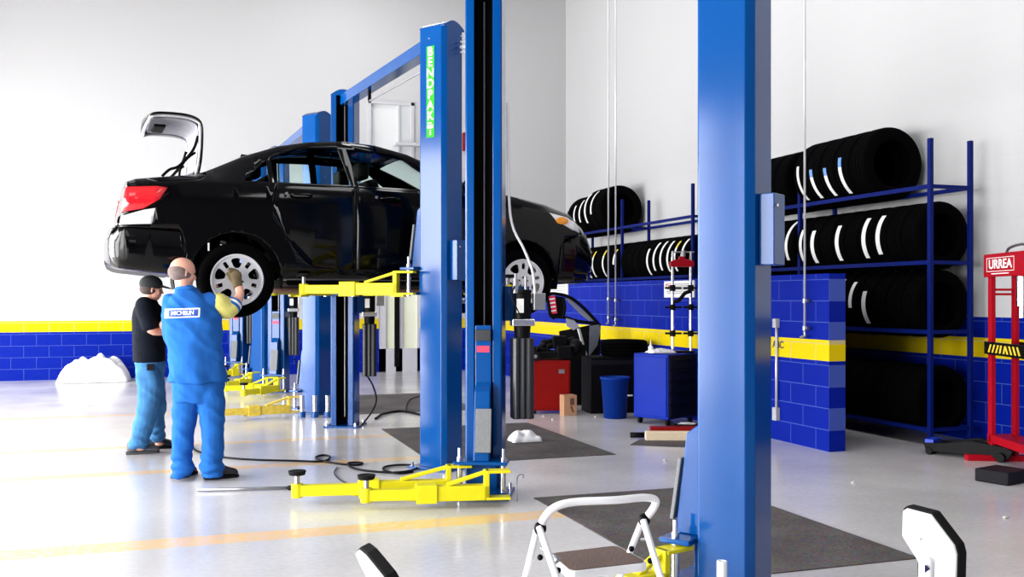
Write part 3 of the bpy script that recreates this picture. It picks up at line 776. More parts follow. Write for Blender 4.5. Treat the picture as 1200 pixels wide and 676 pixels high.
# trunk floor and lid
obj('trunk_tray', box(box(B(), (-.80, -.54, 1.95), (-.30, .54, 1.97)), (-.33, -.54, 1.97), (-.30, .54, 2.42)), trimblack, car)
lidw = .56
def lidpath(t0=0):
    return [(-.27, 2.47), (-.245, 2.60), (-.235, 2.76), (-.24, 2.88), (-.275, 2.935), (-.36, 2.965), (-.50, 2.972), (-.61, 2.965), (-.67, 2.94)]
def lid_bm(path, th, w0, inset=0.0):
    bm = B(); pts = [Vector((a, 0, b_)) for a, b_ in path]; n = len(pts); rows = []
    for i in range(n):
        t = (pts[min(i+1, n-1)]-pts[max(i-1, 0)]).normalized(); nn = Vector((t.z, 0, -t.x))      # towards +x / up = outer face
        wv = w0*(1 if i > 1 else .94)*(.86 if i == n-1 else .95 if i == n-2 else 1)
        o = pts[i]+nn*(.0-inset); q = pts[i]-nn*(th+inset)
        r = []
        for k in range(9):
            y = -wv+2*wv*k/8; bow = .035*(1-(y/wv)**2)
            r.append((o+nn*bow+Vector((0, y, 0)), q+nn*bow+Vector((0, y, 0))))
        rows.append([(bm.verts.new(a), bm.verts.new(c)) for a, c in r])
    for i in range(n-1):
        for k in range(8):
            for j in (0, 1):
                bm.faces.new((rows[i][k][j], rows[i][k+1][j], rows[i+1][k+1][j], rows[i+1][k][j]))
        for k in (0, 8): bm.faces.new((rows[i][k][0], rows[i+1][k][0], rows[i+1][k][1], rows[i][k][1]))
    for i in (0, n-1):
        for k in range(8): bm.faces.new((rows[i][k][0], rows[i][k+1][0], rows[i][k+1][1], rows[i][k][1]))
    return bm
lp = smoothpath([Vector((a, 0, b_)) for a, b_ in lidpath()], 4); lp = [(p.x, p.z) for p in lp]
lid = obj('trunk_lid', lid_bm(lp, .018, lidw), carblack, car, True)
lining = mat('grey_lid_lining', (.20, .20, .23), .6, 0, 0, .25, 14, .2)
obj('lid_lining', lid_bm(lp[3:-3], .010, lidw*.74, .020), lining, lid, True)
silver = mat('lit_lid_edge', (.62, .62, .66), .25, .5, .3, .2, 12)  # light caught by the open lid, painted in as a silver tone
bm = B(); e0 = []
for i in range(0, len(lp)-1, 2): e0.append(Vector((lp[i][0]-.02 if i < 14 else lp[i][0], -lidw+.035, lp[i][1]-(.0 if i < 14 else .025))))
tube(bm, e0, .014, 8, 2); tube(bm, [Vector((v.x, -v.y, v.z)) for v in e0], .014, 8, 2)
tube(bm, [e0[-1], Vector((e0[-1].x-.02, 0, e0[-1].z-.02)), Vector((e0[-1].x, -e0[-1].y, e0[-1].z))], .016, 8, 4)
obj('lid_frame', bm, silver, lid, True)
bm = B(); box(bm, (-.60, -.15, 2.91), (-.50, .20, 2.935)); obj('lid_handle_recess', bm, trimblack, lid, False, .01)
for sg in (-1, 1):
    bm = B(); tube(bm, [(-.56, sg*.50, 2.44), (-.50, sg*.50, 2.50), (-.43, sg*.50, 2.53), (-.35, sg*.50, 2.62), (-.30, sg*.49, 2.70), (-.27, sg*.48, 2.80)], .012, 8, 5)
    tube(bm, [(-.42, sg*.47, 2.44), (-.41, sg*.47, 2.52), (-.36, sg*.47, 2.60), (-.29, sg*.47, 2.66)], .010, 8, 5)
    obj('lid_hinge', bm, trimblack, lid, True)
# apart from the lid edge, daylight reflections come from the paint gloss; number plate holder on the trunk's rear
# ------------------------------------------------------------------ people
navyc = mat('blue_work_cloth', (.014, .11, .40), .9, 0, 0, .22, 7, .9, 0, None, .15)
jean = mat('light_denim', (.045, .16, .35), .9, 0, 0, .35, 9, .9, 0, None, .15)
tee = mat('black_cotton', (.004, .006, .011), .9, 0, 0, .3, 12, .3, 0, None, .1)
hairm = mat('short_dark_hair', (.05, .035, .03), .9, 0, 0, .3, 60)
capm = mat('black_cap_cloth', (.006, .007, .009), .85, 0, 0, .2, 20)
shoe_k = mat('black_shoe_leather', (.012, .010, .012), .5, 0, 0, .2, 20)
shoe_g = mat('grey_shoe_suede', (.10, .10, .11), .8, 0, 0, .3, 25)
ysleeve = mat('yellow_sleeve_cloth', (.66, .60, .16), .85, 0, 0, .2, 14, .3)
glove_m = mat('work_glove', (.10, .07, .03), .8, 0, 0, .5, 30, .3)
def ell(bm, rows, ang, seg=20):
    """stack of ellipses; rows: (centre, half width, half depth); ang = heading of the width axis"""
    rings = []; u = Vector((math.cos(ang), math.sin(ang), 0)); v = Vector((-math.sin(ang), math.cos(ang), 0))
    for c, a, b_ in rows:
        rings.append([bm.verts.new(Vector(c)+u*a*math.cos(2*math.pi*k/seg)+v*b_*math.sin(2*math.pi*k/seg)) for k in range(seg)])
    for A, C in zip(rings, rings[1:]):
        for k in range(seg): bm.faces.new((A[k], A[(k+1) % seg], C[(k+1) % seg], C[k]))
    bm.faces.new(rings[0][::-1]); bm.faces.new(rings[-1]); return bm
def limb(bm, pts, rs, n=5):
    tube(bm, pts, rs, 14, n)
    sph(bm, pts[0], rs[0]*.98); sph(bm, pts[-1], rs[-1]*.98); return bm
def head(bm, c, yaw, tilt=0, s=1.0):
    """c = centre of the skull; the face looks along heading yaw"""
    M = Matrix.Translation(c) @ rot2(yaw) @ Matrix.Rotation(tilt, 4, 'Y') @ Matrix.Scale(s, 4)
    def e(p, r, sc=(1, 1, 1)): 
        T = M @ Matrix.Translation(p) @ Matrix.Diagonal((r*sc[0], r*sc[1], r*sc[2], 1)); bmesh.ops.create_uvsphere(bm, u_segments=20, v_segments=14, radius=1, matrix=T)
    e((-.005, 0, .02), .092, (1.08, .84, 1.0))         # cranium
    e((.028, 0, -.035), .070, (.92, .84, 1.15))        # face
    e((.052, 0, -.088), .032, (1, 1.1, .75))            # chin
    e((.035, 0, -.070), .048, (1.0, 1.15, .8))          # jaw
    e((.098, 0, -.018), .012, (1.0, .8, 1.8)); e((.108, 0, -.034), .013, (1.1, 1.1, .8))          # nose
    e((.086, 0, .010), .022, (.6, 2.0, .5))            # brow
    e((.090, 0, -.060), .013, (.7, 1.9, .45)); e((.088, 0, -.070), .012, (.7, 1.7, .45))      # lips
    for s_ in (-1, 1): 
        e((-.004, s_*.080, -.018), .017, (.75, .45, 1.7)); e((.060, s_*.042, -.032), .026, (.8, .7, .9))
    return M
def hand(bm, wrist, d, up, side, r=1.0, curl=.5):
    """palm and five fingers; d = direction of the fingers, up = back of the hand, side = thumb side"""
    d = Vector(d).normalized(); up = Vector(up).normalized(); side = Vector(side).normalized(); w = Vector(wrist)
    for k in range(4):
        off = (k-1.5)*.021; b0 = w+side*(-off)*.6+d*.01; b1 = w+side*(-off)+d*.085
        tube(bm, [b0, b1], [.016*r, .0125*r], 8)
        L = (.066, .078, .072, .056)[k]; p = b1; dd = d.copy()
        ch = [p]; 
        for j in range(3):
            dd = (dd*math.cos(curl)-up*math.sin(curl)).normalized(); p = p+dd*L*(.45, .32, .25)[j]; ch.append(p)
        tube(bm, ch, [.0115*r, .0105*r, .0098*r, .0085*r], 8); sph(bm, ch[-1], .0085*r, seg=8)
    t0 = w+side*.020+d*.022; t1 = t0+(side*.8+d*.6).normalized()*.038; t2 = t1+(side*.25+d*.9-up*.35).normalized()*.032; t3 = t2+(d-up*.6).normalized()*.024
    tube(bm, [t0, t1, t2, t3], [.016*r, .013*r, .0115*r, .0095*r], 8); sph(bm, t3, .0095*r, seg=8)
    sph(bm, w+d*.045-up*.004, .038, (1, 1, .42) if abs(up.z) > .7 else (1, .8, 1))
def shoe(name, heel, toe_dir, m, parent, L=.27):
    d = Vector((toe_dir[0], toe_dir[1], 0)).normalized(); y = Vector((-d.y, d.x, 0)); h = Vector(heel); h.z = 0
    bm = B(); n = 12
    def P3(a, b_, z): return h+d*a+y*b_+Vector((0, 0, z))
    prof = [(-.01, .040, .105), (.04, .052, .135), (.09, .052, .140), (.14, .052, .110), (.20, .056, .082), (.25, .050, .070), (.275, .028, .050)]
    rows = []
    for a, w_, z in prof:
        a *= L/.27
        rows.append([bm.verts.new(P3(a, x, zz)) for x, zz in ((-w_, .016), (-w_, z*.5), (-w_*.7, z*.9), (0, z), (w_*.7, z*.9), (w_, z*.5), (w_, .016))])
    for A, C in zip(rows, rows[1:]):
        for k in range(6): bm.faces.new((A[k], A[k+1], C[k+1], C[k]))
        bm.faces.new((A[6], A[0], C[0], C[6]))
    bm.faces.new(rows[0]); bm.faces.new(rows[-1])
    o = obj(name, bm, m, parent, True); md = o.modifiers.new('s', 'SUBSURF'); md.levels = md.render_levels = 2
    bm = B(); poly = [(a*L/.27-.004*(i == 0), -w_-.004) for i, (a, w_, z) in enumerate(prof)] + [(a*L/.27, w_+.004) for a, w_, z in prof[::-1]]
    prism(bm, poly, lambda a, b_, hh: P3(a, b_, hh), 0, .022); obj('sole', bm, black if m is shoe_k else mat('grey_sole', (.05, .05, .05), .8, 0, 0, .1, 30), o, False, .004)
    return o

# --- mechanic in blue, back to us, hand on the rear wheel
D1 = 7.62
man = thing('person', 'person seen from behind in blue work shirt and trousers, hand on the raised wheel', 'person', (0, 0, 0))
def q1(px, py, dd=0): return P(px, py, D1+dd)
ang = -YAW+.25      # width axis roughly across the picture
faceyaw = R(22)
hc = q1(214, 318.5, .02)
Lsh, Rsh = q1(199, 352, .02), q1(247, 351, .05)
Lel, Rel = q1(203, 398, .20), q1(270, 362, .12)
Lha = q1(232, 392, .42); Rw = q1(281, 346, .21)
Lhip, Rhip = q1(217, 446), q1(246, 446, .02)
Lkn, Rkn = q1(214, 500, .03), q1(249, 500, .05)
Lan, Ran = q1(213, 549, .0), q1(249, 551, .0)
Lan.z = Ran.z = .09
gz = q1(277, 328, .27)
bm = B(); head(bm, hc, faceyaw, R(8)); 
limb(bm, [q1(216, 352, .02), q1(214.5, 334, .02), q1(214, 326, .02)], [.075, .060, .058])
ell(bm, [(q1(231, 448), .12, .08), (q1(228, 410), .13, .08), (q1(224, 375), .15, .09), (q1(222, 362), .13, .07), (q1(218, 350), .06, .05)], ang)
limb(bm, [Lsh+Vector((.05, 0, -.04)), Lel, Lha], [.040, .042, .030]); limb(bm, [Rsh+Vector((-.04, 0, -.04)), Rel, Rw], [.040, .044, .033])
limb(bm, [Rel, Rw, gz], [.046, .036, .030])
limb(bm, [Lhip, Lkn, Lan], [.070, .050, .030]); limb(bm, [Rhip, Rkn, Ran], [.070, .050, .030])
hand(bm, Lha, (.8, .3, .1), (0, 0, 1), (0, .9, .2))
sph(bm, Lan+Vector((.02, .02, -.04)), .03, (1.4, 1, .7)); sph(bm, Ran+Vector((.03, .01, -.04)), .03, (1.5, 1, .7))
remeshed('body', bm, skin, man, .008, 5)
# face details and hair band
Mh = Matrix.Translation(hc) @ rot2(faceyaw) @ Matrix.Rotation(R(8), 4, 'Y')
def eyes(Mh, parent):
    for s_ in (-1, 1):
        bm = B(); bmesh.ops.create_uvsphere(bm, u_segments=10, v_segments=8, radius=.009, matrix=Mh @ Matrix.Translation((.082, s_*.030, -.004))); obj('eye', bm, mat('dark_eye', (.02, .015, .012), .3, 0, 0, .1, 30), parent, True)
        bm = B(); T = Mh @ Matrix.Translation((.088, s_*.030, .014)) @ Matrix.Diagonal((.006, .020, .004, 1)); bmesh.ops.create_uvsphere(bm, u_segments=10, v_segments=8, radius=1, matrix=T); obj('eyebrow', bm, hairm, parent, True)
eyes(Mh, man)
bm = B()
for p_, r_, s_ in (((-.030, 0, -.008), .088, (.95, .97, .80)), ((-.012, 0, -.020), .088, (.98, .96, .55))):
    T = Mh @ Matrix.Translation(p_) @ Matrix.Diagonal((r_*s_[0], r_*s_[1], r_*s_[2], 1)); bmesh.ops.create_uvsphere(bm, u_segments=20, v_segments=14, radius=1, matrix=T)
remeshed('hair', bm, mat('greying_hair', (.16, .12, .11), .9, 0, 0, .4, 60), man, .006, 3)
# shirt
bm = B()
ell(bm, [(q1(231.5, 448), .228, .155), (q1(231, 436), .224, .152), (q1(229.5, 415), .214, .148), (q1(227, 392), .208, .142), (q1(225, 372), .215, .138), (q1(223.5, 360), .200, .120), (q1(221, 351), .155, .10), (q1(218.5, 344), .105, .085), (q1(216.5, 336), .070, .070)], ang, 28)
limb(bm, [Lsh+Vector((.022, 0, -.02)), Lel, Lha+(Lel-Lha)*.35], [.085, .070, .058])
limb(bm, [Rsh+Vector((-.01, 0, -.015)), Rsh+(Rel-Rsh)*.45], [.080, .080])
shirt = remeshed('work_shirt', bm, navyc, man, .010, 5, .5, .019)
bm = B(); a_ = Rsh+(Rel-Rsh)*.38
limb(bm, [a_, Rel+Vector((-.03, 0, .0)), Rel+(Rw-Rel)*.12], [.088, .082, .068]); remeshed('sleeve', bm, ysleeve, man, .010, 4, .6, .008)
for f_, r_, nm, m_ in ((.17, .071, 'cuff_band', navyc), (.32, .069, 'cuff_band', white_l), (.43, .066, 'cuff_band', navyc)):
    c0 = Rel+(Rw-Rel)*(f_); dv = (Rw-Rel).normalized()
    bm = B(); cyl(bm, c0-dv*.012, c0+dv*.012, r_, r_*.98, 24); obj(nm, bm, m_, man, True, .004)
bm = B(); tube(bm, [q1(217.3+11*math.cos(a), 338.5+1.4*math.sin(a), .075*math.sin(a)) for a in [i*math.pi/8 for i in range(17)]], .014, 8); obj('collar', bm, navyc, man, True)
# glove gripping the wheel spokes
bm = B(); gd = Vector((.06, .55, .5)); 
cyl(bm, Rw+(gz-Rw)*.45, gz, .036, .044); hand(bm, gz-Vector((.0, .01, .03)), (-.15, .25, .9), (.1, -.95, .25), (-1, 0, .1), 1.25, .45)
sph(bm, gz+Vector((0, -.01, .03)), .045, (1, .65, 1.1))
remeshed('work_glove', bm, glove_m, man, .006, 3)
# trousers
bm = B()
ell(bm, [(q1(232, 470), .185, .12), (q1(232, 455), .200, .130), (q1(232, 438), .200, .135)], ang, 24)
limb(bm, [q1(218.5, 462), q1(216, 500, .02), q1(213, 535), q1(212.5, 553)], [.108, .085, .078, .080]); limb(bm, [q1(247, 462), q1(249, 500, .03), q1(248.5, 535), q1(248.5, 553)], [.108, .088, .084, .088])
bmesh.ops.bisect_plane(bm, geom=bm.verts[:]+bm.edges[:]+bm.faces[:], plane_co=(0, 0, .035), plane_no=(0, 0, -1), clear_outer=True)
bmesh.ops.holes_fill(bm, edges=[e for e in bm.edges if e.is_boundary])
remeshed('trousers', bm, navyc, man, .010, 4, .5, .015, .03)
s1 = G(206, 560.5); s2 = G(241, 561.5)
shoe('shoe', s1, (.55, .85), shoe_k, man, .25); shoe('shoe', s2, (.98, .22), shoe_k, man, .25)
# white name patch across the back
def patch(pts_px, d0, tgt, off, m, name, parent, text_s=None, size=.05, sx=1.0):
    """lay a flat patch or lettering on the cloth behind it"""
    return None
me = shirt.data; bvh = BVHTree.FromPolygons([v.co for v in me.vertices], [p.vertices[:] for p in me.polygons])
fwd = Vector((SN, CS, 0)); right = Vector((CS, -SN, 0)); upv = Vector((0, 0, 1))
def project_mesh(mesh, center, rot, off):
    """mesh drawn in x, y is wrapped on the back of the shirt"""
    c, s = math.cos(rot), math.sin(rot)
    for v in mesh.vertices:
        x, y, z = v.co; X = x*c-y*s; Y = x*s+y*c
        o = center+right*X+upv*Y-fwd*.6
        hit = bvh.ray_cast(o, fwd)
        if hit[0] is not None: v.co = hit[0]-fwd*(off+z)
        else: v.co = o+fwd*.45
pc = P(219, 366.5, D1)
def grid_patch(w_, h_, nx=16, ny=6):
    bm = B(); vs = [[bm.verts.new((-w_/2+w_*i/nx, -h_/2+h_*j/ny, 0)) for i in range(nx+1)] for j in range(ny+1)]
    for j in range(ny):
        for i in range(nx): bm.faces.new((vs[j][i], vs[j][i+1], vs[j+1][i+1], vs[j+1][i]))
    return bm
pt = obj('name_patch', grid_patch(.275, .072, 40, 12), white_l, man); project_mesh(pt.data, pc, R(2), .004); 
pt.modifiers.new('s', 'SOLIDIFY').thickness = .002
pt2 = obj('patch_panel', grid_patch(.225, .052, 40, 10), mat('patch_blue', (.02, .08, .42), .7, 0, 0, .1, 30), pt); project_mesh(pt2.data, pc+right*.012, R(2), .007)
tm = textmesh('MICHELIN', .052); tm.transform(Matrix.Diagonal((.74, .85, 1, 1))); tm.materials.clear(); tm.materials.append(whitem)
bmt = B(); bmt.from_mesh(tm); bmt.to_mesh(tm); bmt.free()
to = bpy.data.objects.new('patch_lettering', tm); link(to, pt); project_mesh(tm, pc+right*.012, R(2), .013)

# --- apprentice in black t-shirt and cap, arms folded
D2 = 8.98
man2 = thing('person', 'person in black cap, black t-shirt and light jeans standing with folded arms', 'person', (0, 0, 0))
def q2(px, py, dd=0): return P(px, py, D2+dd)
fy2 = R(8)
h2 = q2(177.5, 338, 0)
sL, sR = q2(176, 358, .17), q2(170, 358, -.15)
eR = q2(177, 386, -.17); eL = q2(180, 384, .17)
hR = q2(198, 388, -.02); hL = q2(190, 380, -.10)
hipR, hipL = q2(175, 436, -.07), q2(177, 436, .07)
kR, kL = q2(172, 473, -.08), q2(182, 470, .14)
aR, aL = q2(162, 517, -.08), q2(184, 510, .22)
aR.z = .09; aL.z = .09
bm = B(); M2 = head(bm, h2, fy2, R(6), .95)
limb(bm, [q2(172, 360), q2(174, 350), q2(176, 343)], [.065, .056, .055])
ell(bm, [(q2(176, 420), .08, .10), (q2(174, 395), .10, .13), (q2(174, 370), .12, .17), (q2(172, 357), .09, .15)], 0)
limb(bm, [sR, eR, hR], [.045, .042, .030]); limb(bm, [sL, eL, hL], [.045, .042, .030])
hand(bm, hR, (.6, .75, .1), (.5, -.5, .4), (0, 0, 1), 1, .4); hand(bm, hL, (.3, -.9, 0), (.8, 0, .2), (0, 0, 1), 1, .5)
limb(bm, [hipR, kR, aR], [.070, .050, .030]); limb(bm, [hipL, kL, aL], [.070, .050, .030])
sph(bm, aR+Vector((.02, 0, -.04)), .03, (1.4, 1, .7)); sph(bm, aL+Vector((.02, 0, -.04)), .03, (1.4, 1, .7))
remeshed('body', bm, skin, man2, .008, 5)
eyes(Matrix.Translation(h2) @ rot2(fy2) @ Matrix.Rotation(R(6), 4, 'Y') @ Matrix.Scale(.95, 4), man2)
Mh2 = Matrix.Translation(h2) @ rot2(fy2) @ Matrix.Rotation(R(6), 4, 'Y')
bm = B(); T = Mh2 @ Matrix.Translation((-.022, 0, -.008)) @ Matrix.Diagonal((.082, .080, .062, 1)); bmesh.ops.create_uvsphere(bm, u_segments=20, v_segments=14, radius=1, matrix=T); obj('hair', bm, hairm, man2, True)
bm = B(); T = Mh2 @ Matrix.Translation((-.008, 0, .042)) @ Matrix.Diagonal((.104, .086, .080, 1)); bmesh.ops.create_uvsphere(bm, u_segments=24, v_segments=16, radius=1, matrix=T)
T2 = Mh2 @ Matrix.Translation((.105, 0, .028)) @ Matrix.Rotation(R(10), 4, 'Y') @ Matrix.Diagonal((.072, .066, .010, 1)); bmesh.ops.create_uvsphere(bm, u_segments=20, v_segments=12, radius=1, matrix=T2)
remeshed('cap', bm, capm, man2, .006, 3)
bm = B()
ell(bm, [(q2(175.5, 424), .146, .180), (q2(175, 408), .143, .177), (q2(174, 390), .142, .180), (q2(175, 372), .152, .195), (q2(173.5, 360), .125, .180), (q2(172.5, 354), .085, .10), (q2(173, 350), .062, .066)], 0, 24)
limb(bm, [sR, sR+(eR-sR)*.78], [.082, .076]); limb(bm, [sL, sL+(eL-sL)*.78], [.082, .076])
remeshed('t_shirt', bm, tee, man2, .011, 5, .6, .007)
bm = B()
ell(bm, [(q2(176, 440), .125, .150), (q2(176, 428), .138, .165), (q2(176, 404), .128, .158)], 0, 24)
limb(bm, [q2(175, 440, -.08), q2(174, 473, -.08), q2(166.5, 505, -.08), q2(163.5, 522, -.08)], [.118, .098, .086, .082]); limb(bm, [q2(178, 440, .08), q2(184, 472, .13), q2(184, 500, .2), q2(183.5, 511, .22)], [.112, .088, .074, .072])
bmesh.ops.bisect_plane(bm, geom=bm.verts[:]+bm.edges[:]+bm.faces[:], plane_co=(0, 0, .05), plane_no=(0, 0, -1), clear_outer=True)
bmesh.ops.holes_fill(bm, edges=[e for e in bm.edges if e.is_boundary])
remeshed('jeans', bm, jean, man2, .010, 4, .5, .014, .05)
shoe('shoe', P(149, HZ, D2-.08), (1, .12), shoe_g, man2, .275); o = shoe('shoe', P(173, HZ, D2+.24), (1, .05), shoe_k, man2, .25)
bm = B(); c = q2(176, 431, -.18); box(bm, (c.x-.03, c.y-.02, c.z-.02), (c.x+.035, c.y+.01, c.z+.035)); obj('pocket_patch', bm, dark, man2, False, .004)

# ------------------------------------------------------------------ tyres and racks
RXF, RXB = 6.80, 7.28
def rack(name_label, ys, rails, top=2.97):
    y0, y1 = min(ys), max(ys)
    t = thing('tyre_rack', name_label, 'rack', (0, 0, 0), 0, 'blue steel tyre racks along the right wall')
    for y in ys:
        for x in (RXF, RXB):
            bm = B(); box(bm, (x-.021, y-.021, 0), (x+.021, y+.021, top)); obj('upright', bm, rackblue, t, False, .003)
    for z in rails:
        for x in (RXF, RXB):
            bm = B(); box(bm, (x-.017, y0, z-.02), (x+.017, y1, z+.02)); obj('rail', bm, rackblue, t)
        for y in ys:
            bm = B(); box(bm, (RXF, y-.015, z-.018), (RXB, y+.015, z+.018)); obj('crosspiece', bm, rackblue, t)
    return t
RZ = (2.50, 1.77, 1.10, .16)
rack('nearer blue tyre rack beside the end of the low block wall', (7.57, 9.65, 11.75), RZ, 2.96)
RZ2 = (2.58, 1.74)
rack('farther blue tyre rack beyond the front of the raised car', (12.16, 14.48, 16.8), (2.58, 1.74), 3.04)
def strip(r, a0, a1, wd, y, m, tilt=0.0, m2=None):
    bm = B(); n = 12; rows = []
    for i in range(n+1):
        a = math.pi-R(a0+(a1-a0)*i/n); yy = y+tilt*(i/n-.5)
        rows.append([bm.verts.new(((rr)*math.cos(a), yy+s_*wd/2, rr*math.sin(a))) for s_, rr in ((-1, r+.001), (1, r+.001), (1, r+.0035), (-1, r+.0035))])
    for i, (A, C) in enumerate(zip(rows, rows[1:])):
        for k in range(4):
            f = bm.faces.new((A[k], A[(k+1) % 4], C[(k+1) % 4], C[k])); f.material_index = 1 if (m2 and i > n*.72) else 0
    bm.faces.new(rows[0]); bm.faces.new(rows[-1]); return bm
lab_y = mat('yellow_label_end', (.85, .62, .08), .6, 0, 0, .08, 40)
lab_b = mat('blue_label_end', (.12, .28, .62), .6, 0, 0, .2, 90)
ORD = ['nearest', 'second', 'third', 'fourth', 'fifth', 'sixth', 'seventh', 'eighth', 'ninth', 'tenth', 'eleventh', 'twelfth', 'thirteenth', 'fourteenth', 'fifteenth', 'sixteenth', 'seventeenth', 'eighteenth', 'nineteenth', 'twentieth', 'twenty-first']
tm_cache = {}
def tyre_proto(r, w):
    k = (r, w)
    if k not in tm_cache:
        o = obj('tyre', tyre_bm(r, w), tyre_m, None, True); o.name = 'tyre'; tm_cache[k] = [o, False]
    ent = tm_cache[k]
    if not ent[1]: ent[1] = True; return ent[0]
    c = ent[0].copy(); COL.objects.link(c)
    for ch in list(c.children): pass
    for kx in list(c.keys()):
        if kx in ('label', 'group', 'category'): del c[kx]
    return c
label_cache = {}
def tyre_row(y0, n, r, w, zr, where, grp, labels, ups=()):
    zc_ = zr+math.sqrt((r+.027)**2-.24**2); y = y0
    for i in range(n):
        for uy in ups:
            if y < uy+.025 and y+w > uy-.025: y = uy+.03
        t = tyre_proto(r, w); t.location = ((RXF+RXB)/2, y+w/2, zc_); t.rotation_euler = (0, 0, 0); y += w+.006
        has = i in labels
        tag(t, f"tyre{' with white paper strip' if has else ''}, {ORD[i]} from near end, {where}", 'tyre', grp)
        if has:
            a0, a1, wd, tl, col2 = labels[i]
            key = (r, w, a0, a1, wd, tl, col2)
            if key not in label_cache:
                m2 = {'y': lab_y, 'b': lab_b, None: None}[col2]
                bm = strip(r, a0, a1, wd, 0, white_l, tl, m2); l_ = obj('paper_label', bm, [white_l]+([m2] if m2 else []), t, False); label_cache[key] = l_
            else:
                l_ = label_cache[key].copy(); COL.objects.link(l_); l_.parent = t
tyre_row(8.36, 5, .385, .243, RZ[0], 'near rack top shelf', 'tyres on the top shelf of the nearer rack', {1: (-48, 14, .05, .04, 'b'), 2: (-48, 2, .05, .04, 'b'), 3: (-48, 4, .05, .04, 'b'), 4: (-48, 14, .04, .04, None)}, (7.57, 9.65, 11.75))
tyre_row(9.78, 3, .365, .225, RZ[0], 'far group, near rack top shelf', 'tyres at the far end of the top shelf', {}, (7.57, 9.65, 11.75))
tyre_row(7.66, 16, .335, .212, RZ[1], 'near rack middle shelf', 'tyres on the middle shelf of the nearer rack', {2: (-30, 42, .06, .0, None), 3: (-36, 40, .06, 0, None), 5: (-38, 30, .06, -.01, None), 7: (-40, 25, .06, -.01, None), 8: (-35, 30, .05, -.01, None), 9: (-30, 60, .05, -.02, None)}, (7.57, 9.65, 11.75))
tyre_row(7.66, 16, .335, .212, RZ[2], 'near rack third shelf', 'tyres on the third shelf of the nearer rack', {3: (-38, 22, .06, 0, None), 4: (-8, 42, .05, .01, None), 5: (-5, 50, .05, .03, None), }, (7.57, 9.65, 11.75))
tyre_row(7.66, 16, .335, .212, RZ[3], 'near rack bottom shelf', 'tyres on the bottom shelf of the nearer rack', {}, (7.57, 9.65, 11.75))
tyre_row(15.02, 3, .405, .25, RZ2[0], 'far rack top shelf', 'tyres on the top shelf of the farther rack', {1: (-10, 55, .05, .03, None), 2: (-30, 50, .06, .04, None)}, (12.16, 14.48, 16.8))
tyre_row(15.86, 3, .375, .235, RZ2[0], 'far group, far rack top shelf', 'far tyres on the top shelf of the farther rack', {0: (-20, 45, .05, .03, None), 1: (-45, 30, .05, .03, None)}, (12.16, 14.48, 16.8))
tyre_row(12.2, 20, .335, .212, RZ2[1], 'far rack lower shelf', 'tyres on the lower shelf of the farther rack', {0: (-10, 50, .05, -.02, None), 1: (-35, 45, .05, -.03, 'y'), 2: (-35, 48, .05, -.03, None), 3: (-30, 50, .05, -.03, None), 4: (-30, 48, .05, -.04, None), 5: (-42, 30, .05, -.02, None), 10: (-5, 40, .05, 0, 'y'), 12: (-40, 42, .05, .02, 'y'), 14: (-40, 42, .05, .02, 'y'), 15: (-42, 42, .05, .02, 'y'), 17: (-42, -4, .05, .02, None), 18: (-42, -4, .05, .02, None)}, (12.16, 14.48, 16.8))

# ------------------------------------------------------------------ air drops and conduits on the block wall
pipem = mat('galvanised_pipe', (.62, .62, .64), .35, .5, 0, .08, 30)
def air_drop(px, zend, label, xw=PX0-.06):
    u = (px-600)/F; d_ = xw/(SN+u*CS); y = d_*(CS-u*SN)
    t = thing('air_pipe', label, 'pipe', (xw, y, 0))
    bm = B(); tube(bm, [(0, 0, zend), (0, 0, CZ-.01)], .011, 10); obj('pipe', bm, pipem, t, True)
    for z in (zend+.04, zend+.30):
        bm = B(); cyl(bm, (0, 0, z-.02), (0, 0, z+.02), .02); cyl(bm, (0, 0, z), (.055, 0, z), .012); cyl(bm, (0, -.05, z), (0, .0, z), .014)
        obj('fitting', bm, steel, t)
    bm = B(); tube(bm, [(0, 0, zend+.01), (0, .0, zend-.03), (-.0, .07, zend-.05)], .012, 8, 4); obj('valve', bm, steel, t, True)
air_drop(713, 1.12, 'left of the two thin vertical air pipes before the far tyre rack')
air_drop(721.5, 1.10, 'right of the two thin vertical air pipes before the far tyre rack')
air_drop(943, 1.10, 'thin vertical air pipe ending in a valve above the yellow stripe near the wall corner')
q = P(912, 430, PX0/(SN+.2732*CS)); t = thing('conduit', 'vertical white conduit on the blue block wall beside the bright blue column', 'conduit', (PX0-.02, q.y, 0))
bm = B(); tube(bm, [(0, 0, .25), (0, 0, 1.15)], .014, 10); obj('pipe', bm, pipem, t, True)
bm = B(); box(bm, (-.03, -.03, 1.13), (.018, .03, 1.22)); obj('upper_box', bm, mat('grey_box', (.4, .4, .42), .5, 0, 0, .1, 20), t, False, .004)
bm = B(); box(bm, (-.03, -.035, .20), (.018, .035, .33)); obj('lower_box', bm, bpy.data.materials['grey_box'], t, False, .004)
MW = Matrix(((0, 0, -1, PX0-.001), (-1, 0, 0, 0), (0, 1, 0, 0), (0, 0, 0, 1)))
def wall_text(name, s, px, py, size, m, label=None):
    u = (px-600)/F; d_ = PX0/(SN+u*CS); pt_ = P(px, py, d_)
    M = MW.copy(); M.translation = (PX0-.002, pt_.y, pt_.z)
    o = text(name, s, size, m, M, None); tag(o, label, 'lettering'); return o
wall_text('wall_lettering', 'ABC', 912, 404, .10, mat('dark_lettering', (.02, .02, .05), .5, 0, 0, .1, 20), 'small dark letters on the yellow stripe beside the white conduit')

